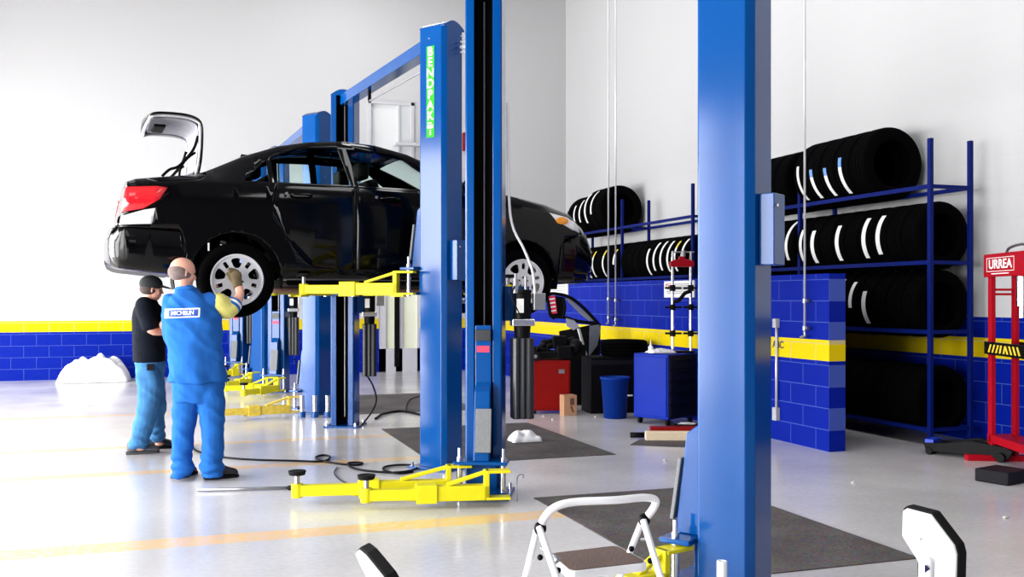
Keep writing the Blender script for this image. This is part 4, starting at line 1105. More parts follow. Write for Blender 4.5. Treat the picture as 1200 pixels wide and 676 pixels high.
# wall signs above the stripe
signm = mat('white_sign', (.78, .78, .76), .4, 0, 0, .04, 10); signr = mat('sign_red_print', (.45, .10, .08), .5, 0, 0, .3, 60); signg = mat('sign_grey_print', (.35, .35, .36), .5, 0, 0, .2, 60)
def wall_sign(px0, px1, py0, py1, label):
    ys = []
    for px in (px0, px1):
        u = (px-600)/F; d_ = (PX0-.02)/(SN+u*CS); ys.append(d_*(CS-u*SN))
    pm = (px0+px1)/2; u = (pm-600)/F; d_ = (PX0-.02)/(SN+u*CS); z0 = CH+(HZ-py1)*d_/F; z1 = CH+(HZ-py0)*d_/F
    ya, yb = ys; t = thing('wall_sign', label, 'sign', (PX0-.012, (ya+yb)/2, (z0+z1)/2), 0, 'white signs on the blue block wall')
    hy = abs(ya-yb)/2; hz = (z1-z0)/2
    obj('board', box(B(), (-.006, -hy, -hz), (.010, hy, hz)), signm, t)
    bm = B()    # framed emblem at the far (left) end
    c = hy*.62
    for (a0, a1, b0, b1) in ((c-.2*hy*1.2, c+.2*hy*1.2, hz*.10, hz*.16), (c-.24*hy, c+.24*hy, hz*.62, hz*.68), (c-.26*hy, c-.21*hy, hz*.10, hz*.68), (c+.21*hy, c+.26*hy, hz*.10, hz*.68)):
        box(bm, (-.008, a0, b0), (-.006, a1, b1))
    bar(bm, (-.007, c-.2*hy, hz*.15), (-.007, c+.2*hy, hz*.62), .002, .012); bar(bm, (-.007, c+.2*hy, hz*.15), (-.007, c-.2*hy, hz*.62), .002, .012)
    obj('emblem', bm, signr, t)
    bm = B()
    for i in range(6): 
        z = hz*(.6-.22*i); box(bm, (-.008, -hy*.8, z-.006), (-.006, (hy*.25 if i < 3 else hy*.85)-(.1*hy*(i % 2)), z+.006))
    obj('printed_lines', bm, signg, t)
wall_sign(778, 813, 329, 348.5, 'white sign behind the red-headed spring compressor on the blue wall')
wall_sign(640, 665, 324, 346, 'white sign on the blue wall, partly behind the front of the car')

# ------------------------------------------------------------------ things along the block wall
def onfloor(px, py): return G(px, py)
# red cabinet
pc_ = onfloor(648, 485); t = thing('tool_cabinet', 'red steel cabinet heaped with black parts beside the cardboard box', 'cabinet', pc_, -YAW+.10)
bm = B(); box(bm, (-.27, .0, .04), (.22, .5, .66)); obj('cabinet_body', bm, darkred, t, False, .012)
bm = B(); box(bm, (-.25, -.012, .07), (.20, .0, .63)); dr = obj('cabinet_door', bm, darkred, t, False, .006)
bm = B(); box(bm, (.07, -.016, .50), (.14, -.012, .55)); obj('badge', bm, steel, dr)
bm = B(); 
for x in (-.22, .17):
    for y in (.05, .45): cyl(bm, (x-.015, y, .022), (x+.015, y, .022), .022)
obj('castors', bm, black, t)
# heap of black parts on it
t = thing('engine_part', 'black heap of car engine parts lying on the red cabinet', 'car part', pc_+Vector((0, 0, .682)), -YAW+.10)
bm = B(); random.seed(3)
for i in range(26):
    x = random.uniform(-.26, .40); z = .06+random.uniform(0, .16)*(1-abs(x-.1)/.5); y = random.uniform(.05, .42)
    rr_ = random.uniform(.04, .09)
    if i % 3 == 0: cyl(bm, (x-.08, y, z), (x+.1, y+random.uniform(-.1, .1), z+random.uniform(-.05, .08)), rr_*.5)
    elif i % 3 == 1: box(bm, (x-rr_, y-rr_, max(0, z-rr_)), (x+rr_, y+rr_, z+rr_*.8))
    else: sph(bm, (x, y, max(z, rr_)), rr_)
box(bm, (-.26, .02, 0), (.20, .46, .08))
obj('engine_housing', bm, blackp, t, False, .006)
bm = B(); M = Matrix.Translation((-.22, .0, .03)) @ Matrix.Rotation(R(90), 4, 'X'); 
rr = bmesh.ops.create_cone(bm, cap_ends=True, segments=20, radius1=.06, radius2=.06, depth=.03, matrix=M); obj('pulley', bm, dark, t)
bm = B(); cyl(bm, (-.22, -.02, .03), (-.22, -.03, .03), .022); obj('pulley_hub', bm, steel, t)
# cardboard box
pb = onfloor(669, 487); t = thing('cardboard_box', 'small upright cardboard box on the floor against the red cabinet', 'box', pb, -YAW+.35)
bm = B(); box(bm, (-.09, 0, 0), (.08, .14, .25)); obj('carton', bm, card, t, False, .004)
bm = B(); box(bm, (-.01, -.003, .13), (.045, -.001, .21)); bar(bm, (0, -.002, .12), (.03, -.002, .04), .002, .02); obj('printed_mark', bm, mat('carton_print', (.12, .05, .03), .8, 0, 0, .2, 30), t)
# loose car door leaning behind
dd = P(668, 480, 12.9); t = thing('loose_car_door', 'loose black car door with bare window frame leaning on the blue wall', 'car door', (0, 0, 0))
dm = 13.0
def DP(px, py, k=0): return P(px, py, dm+k)
def slab(bm, pxs, d0, d1): 
    prism(bm, pxs, lambda a, b_, h: P(a, b_, h), d0, d1)
bm = B(); slab(bm, [(655, 388), (676, 384), (704, 378), (703, 420), (698, 481), (662, 481)], dm, dm+.10); dp = obj('door_panel', bm, blackp, t, False, .01)
bm = B()
tube(bm, [DP(640, 345), DP(650, 344), DP(666, 347.5), DP(680, 357), DP(692, 369), DP(701, 379)], .022, 8, 5)
tube(bm, [DP(640, 345), DP(643, 358), DP(645, 369), DP(650, 373)], .024, 8, 4); tube(bm, [DP(645, 371), DP(662, 372), DP(676, 376), DP(690, 378), DP(701, 379)], .022, 8, 4)
tube(bm, [DP(660, 349), DP(662, 360), DP(660, 372)], .02, 8, 4)
obj('window_frame', bm, trimblack, t, True)
bm = B(); slab(bm, [(642, 346), (660, 348), (661, 371), (646, 370)], dm+.02, dm+.03); pn = obj('corner_pane', bm, trimblack, t)
bm = B(); slab(bm, [(642.5, 347), (650.5, 346.5), (653, 367), (645, 368)], dm-.002, dm+.01); obj('red_sticker', bm, bpy.data.materials['red_sticker'], pn)
bm = B()
for k in range(4): slab(bm, [(643.5+k*.6, 350+k*4.6), (650+k*.5, 349+k*4.6), (650.4+k*.5, 350.6+k*4.6), (644+k*.6, 351.6+k*4.6)], dm-.006, dm-.002)
obj('sticker_print', bm, white_l, pn)
bm = B(); slab(bm, [(661, 349), (668, 350), (684, 364), (697, 376), (690, 376), (680, 368)], dm+.0, dm+.012); obj('grey_pillar_trim', bm, mat('grey_trim', (.18, .19, .22), .5, 0, 0, .1, 20), t, False, .003)
bm = B(); slab(bm, [(663, 372), (672, 374), (679, 383), (672, 387), (664, 382)], dm-.02, dm); obj('grey_bracket', bm, mat('grey_trim2', (.28, .29, .36), .5, 0, 0, .2, 20), t, False, .003)
bm = B(); slab(bm, [(691, 382), (702, 380), (704, 386), (700, 405), (690, 418)], dm-.012, dm-.001); obj('door_trim', bm, mat('grey_trim3', (.10, .11, .14), .4, 0, .3, .2, 20), t, False, .003)
# pale stick
t = thing('leaning_stick', 'pale stick leaning against the loose black car door', 'stick', (0, 0, 0))
bm = B(); bar(bm, P(678, 385, 12.75), P(691, 433, 12.6), .04, .02); obj('stick', bm, mat('pale_grey_plastic', (.55, .56, .55), .5, 0, 0, .08, 20), t, False, .004)
bm = B(); tube(bm, [P(690, 445, 12.55), P(689, 458, 12.5), P(693, 465, 12.5), P(700, 465, 12.55), P(704, 456, 12.6)], .006, 6, 5); o = obj('wire_loop', bm, steel, None, True); tag(o, 'thin grey wire loop hanging between the black door and the blue bin', 'wire')
# dark tyre standing behind the tool cabinet, dark parcels between
def standing_tyre(px, py, d_, r_, label, yaw=0.0):
    t_ = tyre_proto(.30, .2); c = P(px, py, d_); t_.location = (c.x, c.y, c.z); t_.rotation_euler = (0, 0, yaw); tag(t_, label, 'tyre', 'loose tyres by the block wall'); return t_
t = thing('parts_crate', 'dark crate against the block wall between blue bin and tool cabinet', 'crate', G(730, 484), -YAW+.2)
bm = B(); box(bm, (-.42, .0, 0), (.28, .42, .70)); obj('crate_body', bm, blackp, t, False, .01)
bm = B(); box(bm, (-.40, -.008, .60), (.26, .0, .66)); obj('crate_rim', bm, dark, t, False, .004)
o = tyre_proto(.30, .2); o.location = t.location+Matrix.Rotation(-YAW+.2, 3, 'Z') @ Vector((.08, .22, .803)); o.rotation_euler = (R(90), 0, 0); tag(o, 'loose tyre lying flat on the dark crate behind the blue tool cabinet', 'tyre')
# blue bin
pb = onfloor(723, 491); t = thing('waste_bin', 'round blue plastic bin on the floor left of the blue tool cabinet', 'bin', pb+Vector((.03, .12, 0)))
bm = B(); prof = [(.0, 0), (.135, 0), (.165, .46), (.178, .46), (.18, .49), (.168, .49), (.16, .46), (.132, .012), (0, .012)]
lathe(bm, prof[1:-1]+[(.001, .012), (.001, 0)], 'Z', 32); obj('bin_body', bm, mat('bin_blue_plastic', (.002, .03, .24), .5, 0, 0, .1, 10, 0, 0, None, .1), t, True)
bm = B(); box(bm, (.10, -.17, .27), (.15, -.135, .285)); obj('bin_label', bm, white_l, t)
# tool cabinet
CYAW = R(-63)
cx = thing('tool_cabinet', 'tall blue tool cabinet on castors under the spring compressor', 'cabinet', G(784, 500), CYAW)
bm = B(); box(bm, (-.49, 0, .07), (-.012, .56, .80)); cb = obj('cabinet_body', bm, binblue, cx, False, .012)
bm = B(); box(bm, (-.46, -.012, .10), (-.03, .0, .77)); obj('side_panel', bm, binblue, cb, False, .006)
bm = B(); box(bm, (-.012, .015, .085), (-.006, .545, .785)); obj('cabinet_front', bm, dark, cb)
for k in range(5):
    bm = B(); box(bm, (-.006, .03, .11+k*.13), (.004, .53, .225+k*.13)); dr = obj('drawer', bm, dark, cx, False, .003)
    bm = B(); box(bm, (.004, .13, .20+k*.13), (.014, .43, .212+k*.13)); obj('drawer_handle', bm, blackp, dr)
for x in (-.44, -.06):
    for y in (.06, .50):
        bm = B(); cyl(bm, (x-.014, y, .034), (x+.014, y, .034), .034); box(bm, (x-.02, y-.015, .035), (x+.02, y+.015, .07)); obj('castor', bm, black, cx)
# black boxes to the right of the cabinet, with silver tools
t = thing('tool_tray', 'black tray with steel tools on the floor in front of the blue cabinet', 'tray', onfloor(800, 502), R(-16))
bm = B(); box(bm, (-.10, -.05, 0), (.35, .2, .03)); box(bm, (-.10, -.05, .03), (-.09, .2, .06)); box(bm, (.34, -.05, .03), (.35, .2, .06)); obj('tray_body', bm, blackp, t)
bm = B(); cyl(bm, (-.06, .02, .045), (.14, -.0, .045), .008); cyl(bm, (-.02, .09, .045), (.15, .07, .045), .008); cyl(bm, (0, .15, .045), (.12, .14, .045), .007); obj('steel_tools', bm, chrome, t)
# rag and spray bottle on the cabinet
ctop = Vector((cx.location.x, cx.location.y, .80))
def blanket(name, c, L, Wd, H, m, label, cat, seed=1, yaw=0.0, n=26, bumps=3):
    random.seed(seed); bm = B(); from mathutils import noise
    vs = []
    for j in range(n+1):
        row = []
        for i in range(n+1):
            a = -1+2*i/n; b_ = -1+2*j/n
            rr_ = max(abs(a), abs(b_)) ; rr2 = min(1, math.hypot(a, b_))
            prof_ = (1-rr_**2.2)**.6 if rr_ < 1 else 0
            nz = noise.noise(Vector((a*bumps+seed, b_*bumps, seed)))
            z = H*prof_*(.80+.45*nz)+.004
            k = 1+.10*noise.noise(Vector((math.atan2(b_, a)*2.2, seed*3.1, rr_)))*rr_
            row.append(bm.verts.new((a*L/2*k, b_*Wd/2*k, max(.003, z))))
        vs.append(row)
    for j in range(n):
        for i in range(n): bm.faces.new((vs[j][i], vs[j][i+1], vs[j+1][i+1], vs[j+1][i]))
    o = obj(name, bm, m, None, True); o.location = c; o.rotation_euler = (0, 0, yaw); md = o.modifiers.new('s', 'SOLIDIFY'); md.thickness = .003; md.offset = 1
    tag(o, label, cat); return o
rt = Matrix.Rotation(CYAW, 3, 'Z')
blanket('rag', ctop+rt @ Vector((-.24, .17, .002)), .30, .2, .05, cloth_w, 'crumpled white rag on top of the blue tool cabinet', 'rag', 5, 0, 16, 4)
t = thing('glue_bottle', 'small white bottle with pointed cap standing on the blue tool cabinet', 'bottle', ctop+rt @ Vector((-.30, .07, .002)))
bm = B(); lathe(bm, [(.028, 0), (.028, .07), (.012, .09), (.001, .09), (.001, 0)], 'Z', 20); obj('bottle_body', bm, white_l, t, True)
bm = B(); cyl(bm, (0, 0, .088), (0, 0, .15), .012, .004); obj('bottle_cap', bm, cream, t)
# spring compressor: red head, two chromed columns with clamps
sp0 = ctop+rt @ Vector((-.12, .42, 0)); sp0.z = .803
t = thing('spring_compressor', 'strut spring compressor with red head and two chrome posts on the tool cabinet', 'tool', sp0, -YAW)
hx = .104; zt_ = CH+(HZ-300)*11.1/F-.803
for x in (-hx, hx):
    bm = B(); cyl(bm, (x, 0, .02), (x, 0, zt_), .017); cyl(bm, (x, 0, zt_), (x, 0, zt_+.06), .012); obj('post', bm, chrome, t)
    for z in (.22, .52, .74):
        bm = B(); cyl(bm, (x, 0, z-.035), (x, 0, z+.035), .034); cyl(bm, (x-.09, -.02, z), (x+.10, -.02, z), .012); obj('clamp', bm, blackp, t)
bm = B(); prism(bm, [(-hx-.03, zt_-.12), (hx+.03, zt_-.12), (hx+.03, zt_-.06), (hx-.02, zt_-.04), (.03, zt_-.03), (.03, zt_+.0), (-.03, zt_+.0), (-.03, zt_-.03), (-hx+.02, zt_-.04), (-hx-.03, zt_-.06)], lambda a, b_, h: (a, h, b_), -.05, .05); obj('red_head', bm, redp, t, False, .006)
bm = B(); cyl(bm, (-hx, 0, zt_+.05), (hx+.04, 0, zt_+.05), .008); cyl(bm, (.02, 0, zt_), (.02, 0, zt_+.07), .025); obj('top_rod', bm, steel, t)
bm = B(); tube(bm, [(-hx, -.03, .58), (-.04, -.05, .60), (.03, -.05, .68), (hx, -.03, .70)], .022, 8, 4); obj('support_arm', bm, blackp, t, True)
bm = B(); box(bm, (-hx-.04, -.06, 0), (hx+.04, .06, .02)); obj('foot', bm, blackp, t, False, .004)
# cream and red box on a dark sheet
pp = onfloor(790, 520)
bm = B(); prism(bm, [(-.45, .0), (.0, -.30), (.40, -.10), (.35, .28), (-.2, .3)], lambda a, b_, h: (a, b_, h), 0, .006); o = obj('floor_mat', bm, matm); o.location = pp+Vector((0, .05, 0)); tag(o, 'small dark sheet on the floor under the long cream box', 'mat')
t = thing('long_box', 'long cream box with red lid lying on the small dark sheet', 'box', G(757, 517)+Vector((0, .0, .007)), -YAW-.02)
bm = B(); box(bm, (0, 0, 0), (.62, .10, .085)); obj('carton', bm, cream, t, False, .004)
bm = B(); box(bm, (.06, .10, 0), (.62, .22, .12)); obj('red_case', bm, darkred, t, False, .006)
bm = B(); box(bm, (.56, -.012, -.0), (.68, .11, .092)); obj('red_end', bm, redp, t, False, .004)
t = thing('air_tool', 'small black air tool lying left of the long cream box', 'tool', G(748, 514)+Vector((0, 0, .008)), -.3)
bm = B(); cyl(bm, (-.08, 0, .03), (.06, 0, .03), .028); cyl(bm, (.02, 0, .03), (.05, .08, .02), .018); obj('tool_body', bm, blackp, t, True)
# white lump on the mat (bag)
blanket('white_bag', G(618, 519)+Vector((0, .08, .006)), .29, .22, .125, cloth_w, 'crumpled white bag lying on the mat beside the car front', 'bag', 11, 0, 20, 2)
# sheet-covered object at the back wall
blanket('dust_sheet', Vector((bx_at(114), BY-.55, 0)), 1.12, .7, .48, cloth_w, 'white sheet draped over a low object at the back wall', 'sheet', 4, 0, 34, 3)
# bumper cover (dark) beside F1
# debris
random.seed(21)
debm = mat('floor_debris', (.5, .48, .45), .8, 0, 0, .2, 30)
for k, (px, py) in enumerate(((637, 488), (648, 492), (698, 489), (779, 540), (1000, 566), (1178, 607))):
    bm = B(); bmesh.ops.create_icosphere(bm, subdivisions=2, radius=.018); 
    for v in bm.verts: v.co *= random.uniform(.7, 1.2); v.co.z = max(v.co.z*.6, -.006)
    o = obj('paper_scrap', bm, debm, None, True); o.location = G(px, py)+Vector((0, 0, .006))
    tag(o, ['crumb of litter on the floor just left of the cardboard box', 'crumb of litter on the floor in front of the cardboard box', 'white crumb of litter left of the round blue bin', 'white crumb of litter near the foot of the bright blue column', 'crumb of litter on the floor right of the column', 'white crumb of litter at the right edge of the floor'][k], 'litter')

# ------------------------------------------------------------------ press, jack at the right edge
PD = 8.55
pp0 = P(1176, HZ, PD); pp0.z = 0
pdir = P(1176+62, HZ, PD-.95); pdir.z = 0; pv = (pdir-pp0).normalized()
pyaw = math.atan2(pv.y, pv.x)
t = thing('shop_press', 'red hydraulic shop press with hazard striped table at the right edge', 'press', pp0, pyaw)
PH = CH+(HZ-298)*PD/F; PWd = .74
for x in (0, PWd):
    for y in (-.10, .10):
        bm = B(); box(bm, (x-.035, y-.02, .03), (x+.035, y+.02, PH-.02)); obj('post', bm, redp, t, False, .004)
    bm = B(); box(bm, (x-.04, -.32, 0), (x+.04, .32, .05)); obj('foot', bm, redp, t, False, .005)
for z in (PH-.32, PH-.36): 
    bm = B(); box(bm, (-.03, -.115, z), (.03, .115, z+.02)); obj('spacer', bm, redp, t)
hd = None
for y in (-.13, .13):
    bm = B(); box(bm, (-.07, y-.012, PH-.20), (PWd+.07, y+.012, PH)); o = obj('head_beam', bm, redp, t, False, .004); hd = hd or o
bm = B(); box(bm, (-.05, -.12, .16), (PWd+.05, .12, .23)); obj('lower_beam', bm, redp, t, False, .005)
bm = B(); tube(bm, [(.05, 0, PH), (.12, 0, PH+.05), (.35, 0, PH+.07), (.6, 0, PH+.05)], .012, 8, 5); obj('hydraulic_hose', bm, steel, t, True)
bm = B(); cyl(bm, (PWd/2, 0, PH-.20), (PWd/2, 0, PH-.45), .05); cyl(bm, (PWd/2, 0, PH-.45), (PWd/2, 0, PH-.55), .03); obj('ram', bm, chrome, t)
bm = B(); tz0 = CH-65*PD/F
for y in (-.13, .13): box(bm, (-.06, y-.012, tz0), (PWd+.06, y+.012, tz0+.11))
box(bm, (-.04, -.12, tz0+.02), (PWd+.04, .12, tz0+.05))
tb = obj('press_table', bm, blackp, t, False, .003)
bm = B()
for k in range(9):
    x0 = .03+k*.075; sl = .045 if k < 3 else (-.045 if k > 4 else .03)
    prism(bm, [(x0, tz0+.02), (x0+.028, tz0+.02), (x0+.028+sl, tz0+.09), (x0+sl, tz0+.09)], lambda a, b_, h: (a, h, b_), -.146, -.143)
obj('hazard_stripes', bm, mat('hazard_yellow', (.85, .60, .03), .5, 0, 0, .1, 30), tb)
# lettering on the head beam (side facing the room)
Mt = Matrix(((1, 0, 0, 0), (0, 0, -1, -.1435), (0, 1, 0, 0), (0, 0, 0, 1)))
Mt.translation = (.27, -.1435, PH-.095)
text('head_lettering', 'URREA', .110, whitem, Mt, hd, 1.35)
bm = B()
for (a0, a1, b0, b1) in ((.0, .54, PH-.04, PH-.035), (.0, .54, PH-.155, PH-.15), (.0, .004, PH-.155, PH-.035), (.536, .54, PH-.155, PH-.035)): box(bm, (a0, -.1445, b0), (a1, -.142, b1))
box(bm, (.10, -.1445, PH-.178), (.44, -.142, PH-.170))
obj('head_border', bm, whitem, hd)
# long-handled floor jack in front of the press
jp = G(1128, 534)
t = thing('floor_jack', 'low black floor jack with blue band in front of the red press', 'jack', jp, R(-62))
bm = B(); prism(bm, [(-.28, .03), (.42, .03), (.46, .10), (.40, .13), (.10, .16), (-.10, .12), (-.30, .10)], lambda a, b_, h: (a, h, b_), -.13, -.10); prism(bm, [(-.28, .03), (.42, .03), (.46, .10), (.40, .13), (.10, .16), (-.10, .12), (-.30, .10)], lambda a, b_, h: (a, h, b_), .10, .13); box(bm, (-.2, -.10, .04), (.3, .10, .08)); obj('jack_frame', bm, blackp, t, False, .004)
bm = B(); cyl(bm, (-.25, -.14, .032), (-.25, .14, .032), .032); cyl(bm, (.36, -.16, .04), (.36, .16, .04), .04); obj('jack_wheels', bm, blackp, t, False, .004)
bm = B(); bar(bm, (-.05, 0, .09), (.32, 0, .16), .08, .05); cyl(bm, (.32, 0, .15), (.32, 0, .185), .05); obj('jack_arm', bm, blackp, t, False, .004)
bm = B(); box(bm, (-.30, -.10, .09), (-.22, .10, .135)); obj('blue_band', bm, mat('jack_blue', (.01, .05, .5), .4, 0, 0, .1, 10), t, False, .004)
t = thing('black_case', 'low black case on the floor at the foot of the red press', 'case', G(1160, 561), R(-75))
bm = B(); box(bm, (-.02, -.18, 0), (.25, .12, .10)); obj('case_body', bm, dark, t, False, .01)
bm = B(); box(bm, (-.03, -.13, .02), (-.02, .05, .08)); obj('case_latch', bm, darkred, t)

# ------------------------------------------------------------------ step stool in the foreground
sd = 3.5
t = thing('step_stool', 'white folding step stool with brown textured tread and curved handle', 'step stool', (0, 0, 0))
def S(px, py, k=0): return P(px, py, sd+k)
bm = B(); tube(bm, [S(632, 622, .0), S(638, 607, .0), S(651, 594, .0), S(675, 588, .02), S(720, 586, .05), S(755, 583, .10), S(768, 586, .12), S(766, 595, .12), S(757, 607, .12)], .0145, 14, 7)
hd_ = obj('handle', bm, white_p, t, True)
def toz(a, b_, z=0.012):
    f_ = (a.z-z)/(a.z-b_.z); return a+(b_-a)*f_
# front legs (towards us) and rear legs
fl1 = [S(632, 618, -.01), S(652, 676, -.16)]; fl2 = [S(754, 610, .10), S(774, 676, -.06)]
rl1 = [S(630, 618, .02), S(616, 676, .08)]; rl2 = [S(752, 612, .14), S(737, 650, .22)]
for nm, (a, b_) in (('leg', fl1), ('leg', fl2), ('leg', rl1), ('leg', rl2)):
    e_ = toz(a, b_); bm = B(); tube(bm, [a, e_], .0125, 14); lg = obj(nm, bm, white_p, t, True)
    bm = B(); cyl(bm, e_+Vector((0, 0, -.012)), e_+(a-e_).normalized()*.04, .019); obj('foot_cap', bm, blackp, lg)
for c in (S(633, 619), S(755, 609, .12)):
    bm = B(); sph(bm, c, .021, (1.1, 1, 1.2)); obj('joint_cap', bm, blackp, t, True)
# tread: rounded plate with brown anti-slip sheet; four corners in the photograph
tr = [(646, 648), (722, 639), (757, 658), (669, 668)]
zt0 = .455
def TZ(px, py, z): return G(px, py, z)
cs = [TZ(*p_, zt0) for p_ in tr]
cen = sum(cs, Vector())/4
def roundpoly(cs, f=.12):
    out = []
    n = len(cs)
    for i in range(n):
        p0 = cs[i-1]; p1 = cs[i]; p2 = cs[(i+1) % n]
        a = p1+(p0-p1)*f; b_ = p1+(p2-p1)*f
        for k in range(6):
            u = k/5; out.append((1-u)**2*a+2*u*(1-u)*p1+u*u*b_)
    return out
rp = roundpoly(cs); bm = B()
grow = [cen+(p_-cen)*1.07 for p_ in rp]
prism(bm, [(p_.x, p_.y) for p_ in grow], lambda a, b_, h: (a, b_, h), zt0-.035, zt0-.003); tread = obj('tread', bm, white_p, t, False, .008)
bm = B(); prism(bm, [(p_.x, p_.y) for p_ in rp], lambda a, b_, h: (a, b_, h), zt0-.004, zt0); obj('tread_sheet', bm, mat('brown_antislip', (.13, .085, .07), .9, 0, 0, .5, 130, .5), tread)
# a lower tread below the frame keeps the stool whole
bm = B(); lo_ = [Vector((c.x, c.y, 0)) for c in cs]
off_ = (cs[3]-cs[0]); sh = Vector((off_.x, off_.y, 0)).normalized()*.24
prism(bm, [(p_.x+sh.x, p_.y+sh.y) for p_ in grow], lambda a, b_, h: (a, b_, h), .20, .232); t2_ = obj('tread', bm, white_p, t, False, .008)
for (a, b_) in ((S(634, 642, .0), S(656, 655, -.07)), (S(656, 655, -.07), S(646, 664, -.1)), (S(752, 632, .13), S(762, 631, .06))):
    bm = B(); tube(bm, [a, b_], .006, 8); obj('brace', bm, steel, t, True)
for c in (S(633, 653, .0), S(654, 668, -.13), S(740, 643, .17), S(762, 657, -.0)):
    bm = B(); sph(bm, c, .011); obj('rivet', bm, blackp, t, True)

# ------------------------------------------------------------------ octagonal white pads on posts
def octpad(label, pts, d0, d1, base_px, edge=True, lean=(0, 0)):
    """pts: outline in the photograph, with a depth per point"""
    t = thing('padded_stand', label, 'padded stand', (0, 0, 0))
    P3 = [P(*p_) for p_ in pts]; c = sum(P3, Vector())/len(P3)
    nrm = (P3[1]-P3[0]).cross(P3[3]-P3[0]).normalized()
    if nrm.dot(Vector((0, 0, CH))-c+Vector((0, 0, 0))) < 0: nrm = -nrm
    P3 = [p_-nrm*(p_-c).dot(nrm) for p_ in P3]
    def sl(f0, h0, f1, h1, name, m, par, bev):
        bm = B(); lo = [bm.verts.new(c+(p_-c)*f0+nrm*h0) for p_ in P3]; hi = [bm.verts.new(c+(p_-c)*f1+nrm*h1) for p_ in P3]; n = len(P3)
        bm.faces.new(lo[::-1]); bm.faces.new(hi)
        for i in range(n): bm.faces.new((lo[i], lo[(i+1) % n], hi[(i+1) % n], hi[i]))
        return obj(name, bm, m, par, False, bev)
    rb = sl(1.03, -.040, 1.03, -.002, 'rubber_edge', black, t, .006)
    wp = sl(.985, -.004, .95, .008, 'white_plate', white_p, t, .004)
    return t, c, nrm, P3, wp
dq = 2.9
dd_ = lambda px, py: 2.95-(px-1058)*.0026-(680-py)*.0003
pts = [(px, py, dd_(px, py)) for px, py in ((1057.5, 597), (1062, 594.5), (1091, 602), (1119, 639), (1122, 650), (1122, 700), (1104, 706), (1076, 655), (1057.5, 627))]
t, c, nrm, P3, wp = octpad('white octagonal plate with black rubber edge on a white post, bottom right', pts, 0, 0, 1088)
b0 = P(1088, 690, dq-.09); b1 = P(1088, 668, dq-.075)
bm = B(); tube(bm, [P(1087, 655, dq-.10), P(1086, 700, dq-.12), Vector((b0.x, b0.y-.02, .01))], .022, 14, 3); obj('post', bm, white_p, t, True)
bm = B(); cyl(bm, (b0.x, b0.y-.02, 0), (b0.x, b0.y-.02, .02), .16, None, 28); obj('base_disc', bm, white_p, t, True, .004)
bm = B(); cc = P(1079, 660, dq-.06); bar(bm, cc, P(1079, 676, dq-.06), .012, .012); obj('slot', bm, dark, wp)
bm = B(); prism(bm, [(1083.5, 661), (1090, 666.5), (1083.5, 672)], lambda a, b_, h: P(a, b_, h), dq-.134, dq-.128); obj('arrow_mark', bm, mat('purple_mark', (.03, .015, .10), .5, 0, 0, .1, 20), t)
for (a, b_) in ((1079, 631), (1104, 654)):
    bm = B(); q_ = P(a, b_, dq-.03); q_ = q_-nrm*(q_-c).dot(nrm)+nrm*.010; sph(bm, q_, .005); obj('screw', bm, steel, wp)
dd_ = lambda px, py: 2.9-(px-418)*.009+(py-640)*.004
pts = [(px, py, dd_(px, py)) for px, py in ((417.5, 646), (420, 643.5), (428, 650), (449, 676), (458, 692), (458, 722), (447, 724), (440, 690), (424, 660))]
t, c, nrm, P3, wp = octpad('white plate with black edge seen nearly edge-on at the bottom left of centre', pts, 0, 0, 1088)
bm = B(); bq = Vector((c.x, c.y, 0)); tube(bm, [c-nrm*.02, c-nrm*.05+Vector((0, 0, -.08)), Vector((bq.x, bq.y, .01))-nrm*.05], .022, 14, 3); obj('post', bm, white_p, t, True)
bm = B(); bq2 = bq-nrm*.05; bq2.z = 0; cyl(bm, bq2, bq2+Vector((0, 0, .02)), .16, None, 28); obj('base_disc', bm, white_p, t, True, .004)
# short white pipe at the column foot
t = thing('pipe_stub', 'short white pipe standing before the foot of the bright blue column', 'pipe', P(846, HZ, 4.2)-Vector((0, 0, CH)))
zt1 = CH-307*4.2/F
bm = B(); lathe(bm, [(.014, 0), (.022, 0), (.022, zt1), (.014, zt1)], 'Z', 20); obj('pipe', bm, white_p, t, True)
bm = B(); cyl(bm, (0, 0, 0), (0, 0, .012), .06); obj('flange', bm, white_p, t)

# ------------------------------------------------------------------ loose things on the floor at the left
t = thing('breaker_bar', 'long steel bar lying on the floor left of the lowered yellow arms', 'tool', (0, 0, 0))
bm = B(); a = G(231, 576.5); b_ = G(341, 574); cyl(bm, a+Vector((0, 0, .016)), b_+Vector((0, 0, .016)), .012); obj('bar', bm, steel, t, True)
bm = B(); cyl(bm, b_+Vector((-.02, 0, .016)), b_+Vector((.07, 0, .016)), .018); obj('bar_head', bm, blackp, t, True)
def hose(label, pts, r=.009, m=None):
    bm = B(); tube(bm, [G(*p_)+Vector((0, 0, r+.001+(p_[2] if len(p_) > 2 else 0))) if len(p_) == 2 else G(p_[0], p_[1])+Vector((0, 0, p_[2])) for p_ in pts], r, 8, 6)
    o = obj('air_hose', bm, m or blackp, None, True); tag(o, label, 'hose'); return o
hose('black air hose snaking on the floor from the mechanics to the stickered blue column', [(224, 521), (232, 530), (262, 537), (300, 540), (340, 541), (372, 542), (384, 540), (386, 536), (378, 534.5), (370, 537), (376, 541), (400, 545), (418, 546), (425, 544), (419, 543), (408, 544), (412, 549), (430, 553), (460, 555), (480, 553), (490, 549), (484, 546.5), (468, 546), (452, 548), (450, 552), (466, 556), (484, 554)])
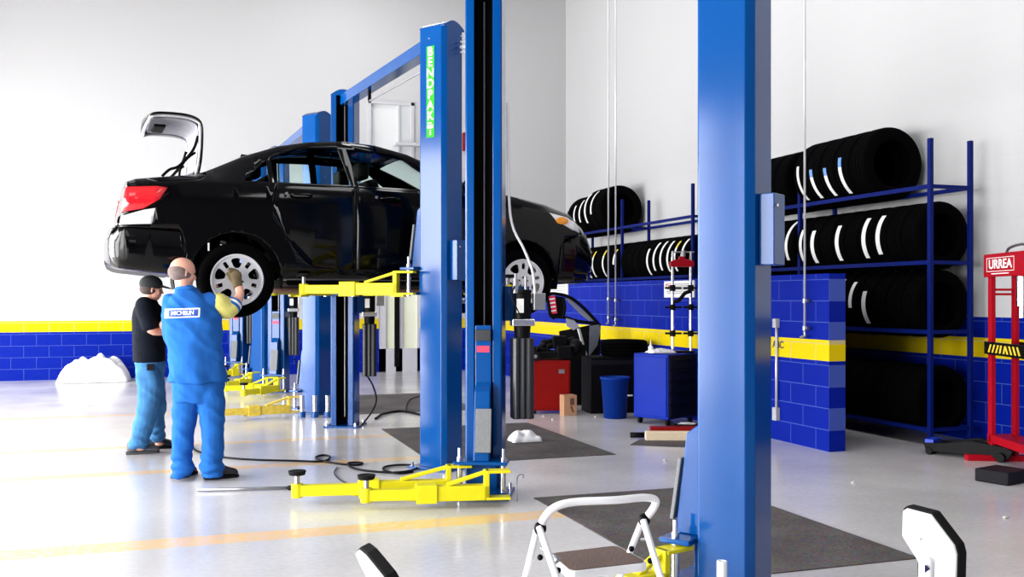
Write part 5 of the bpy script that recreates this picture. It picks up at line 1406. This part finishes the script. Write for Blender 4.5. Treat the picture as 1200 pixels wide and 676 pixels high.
hose('thin black cable in a wide loop on the floor before the lowered yellow arms', [(395, 548), (392, 556), (404, 566), (430, 572)], .004)
hose('black hose on the floor beyond the raised car, right of the second lift', [(440, 492), (444, 489), (450, 486), (470, 483), (492, 487)], .014)
hose('black hose arching beside the stickered column beyond the raised car', [(476, 484), (477, 474), (482, 468), (492, 465)], .008)
# grey chock etc. near far-left back: nothing else

# wall box between columns on the back wall
t = thing('wall_box', 'small cream box with red side high on the back wall between the two blue columns', 'box', (bx_at(545), BY-.05, bz_at(545, 162)))
bm = B(); box(bm, (-.0, -.05, -.25), (.16, .05, .22)); obj('box_body', bm, cream, t, False, .01)
bm = B(); box(bm, (-.06, -.06, -.26), (.0, .05, .10)); obj('red_side', bm, darkred, t, False, .005)

# ------------------------------------------------------------------ light
w = bpy.data.worlds.new('world'); sc.world = w; w.use_nodes = True
bg = w.node_tree.nodes['Background']; bg.inputs['Color'].default_value = (.93, .96, 1, 1); bg.inputs['Strength'].default_value = 1.6
def area(name, loc, rot, sx, sy, power, col=(1, 1, 1)):
    l = bpy.data.lights.new(name, 'AREA'); l.shape = 'RECTANGLE'; l.size = sx; l.size_y = sy; l.energy = power; l.color = col
    o = bpy.data.objects.new(name, l); COL.objects.link(o); o.location = loc; o.rotation_euler = rot; return o
# daylight through the open bay doors on the left
for i, y in enumerate((.3, 4.1, 7.9, 11.7, 15.5)):
    area('bay_daylight', (-6.6, y, 2.0), (0, R(-90), 0), 3.9, 3.3, 760, (1, .99, .98))
# unseen fill lights under the ceiling, added to brighten the walls
for x in (-2.5, 3.0):
    for y in (1, 6, 11, 16): area('ceiling_fill', (x, y, 7.7), (0, 0, 0), 1.2, 2.4, 80 if x > 0 else 22)
sc.view_settings.view_transform = 'Standard'; sc.view_settings.look = 'None'; sc.view_settings.exposure = 0.08; sc.view_settings.gamma = 1
sc.view_settings.use_curve_mapping = False
sc.cycles.use_denoising = True
sc.cycles.max_bounces = 8; sc.cycles.transparent_max_bounces = 12
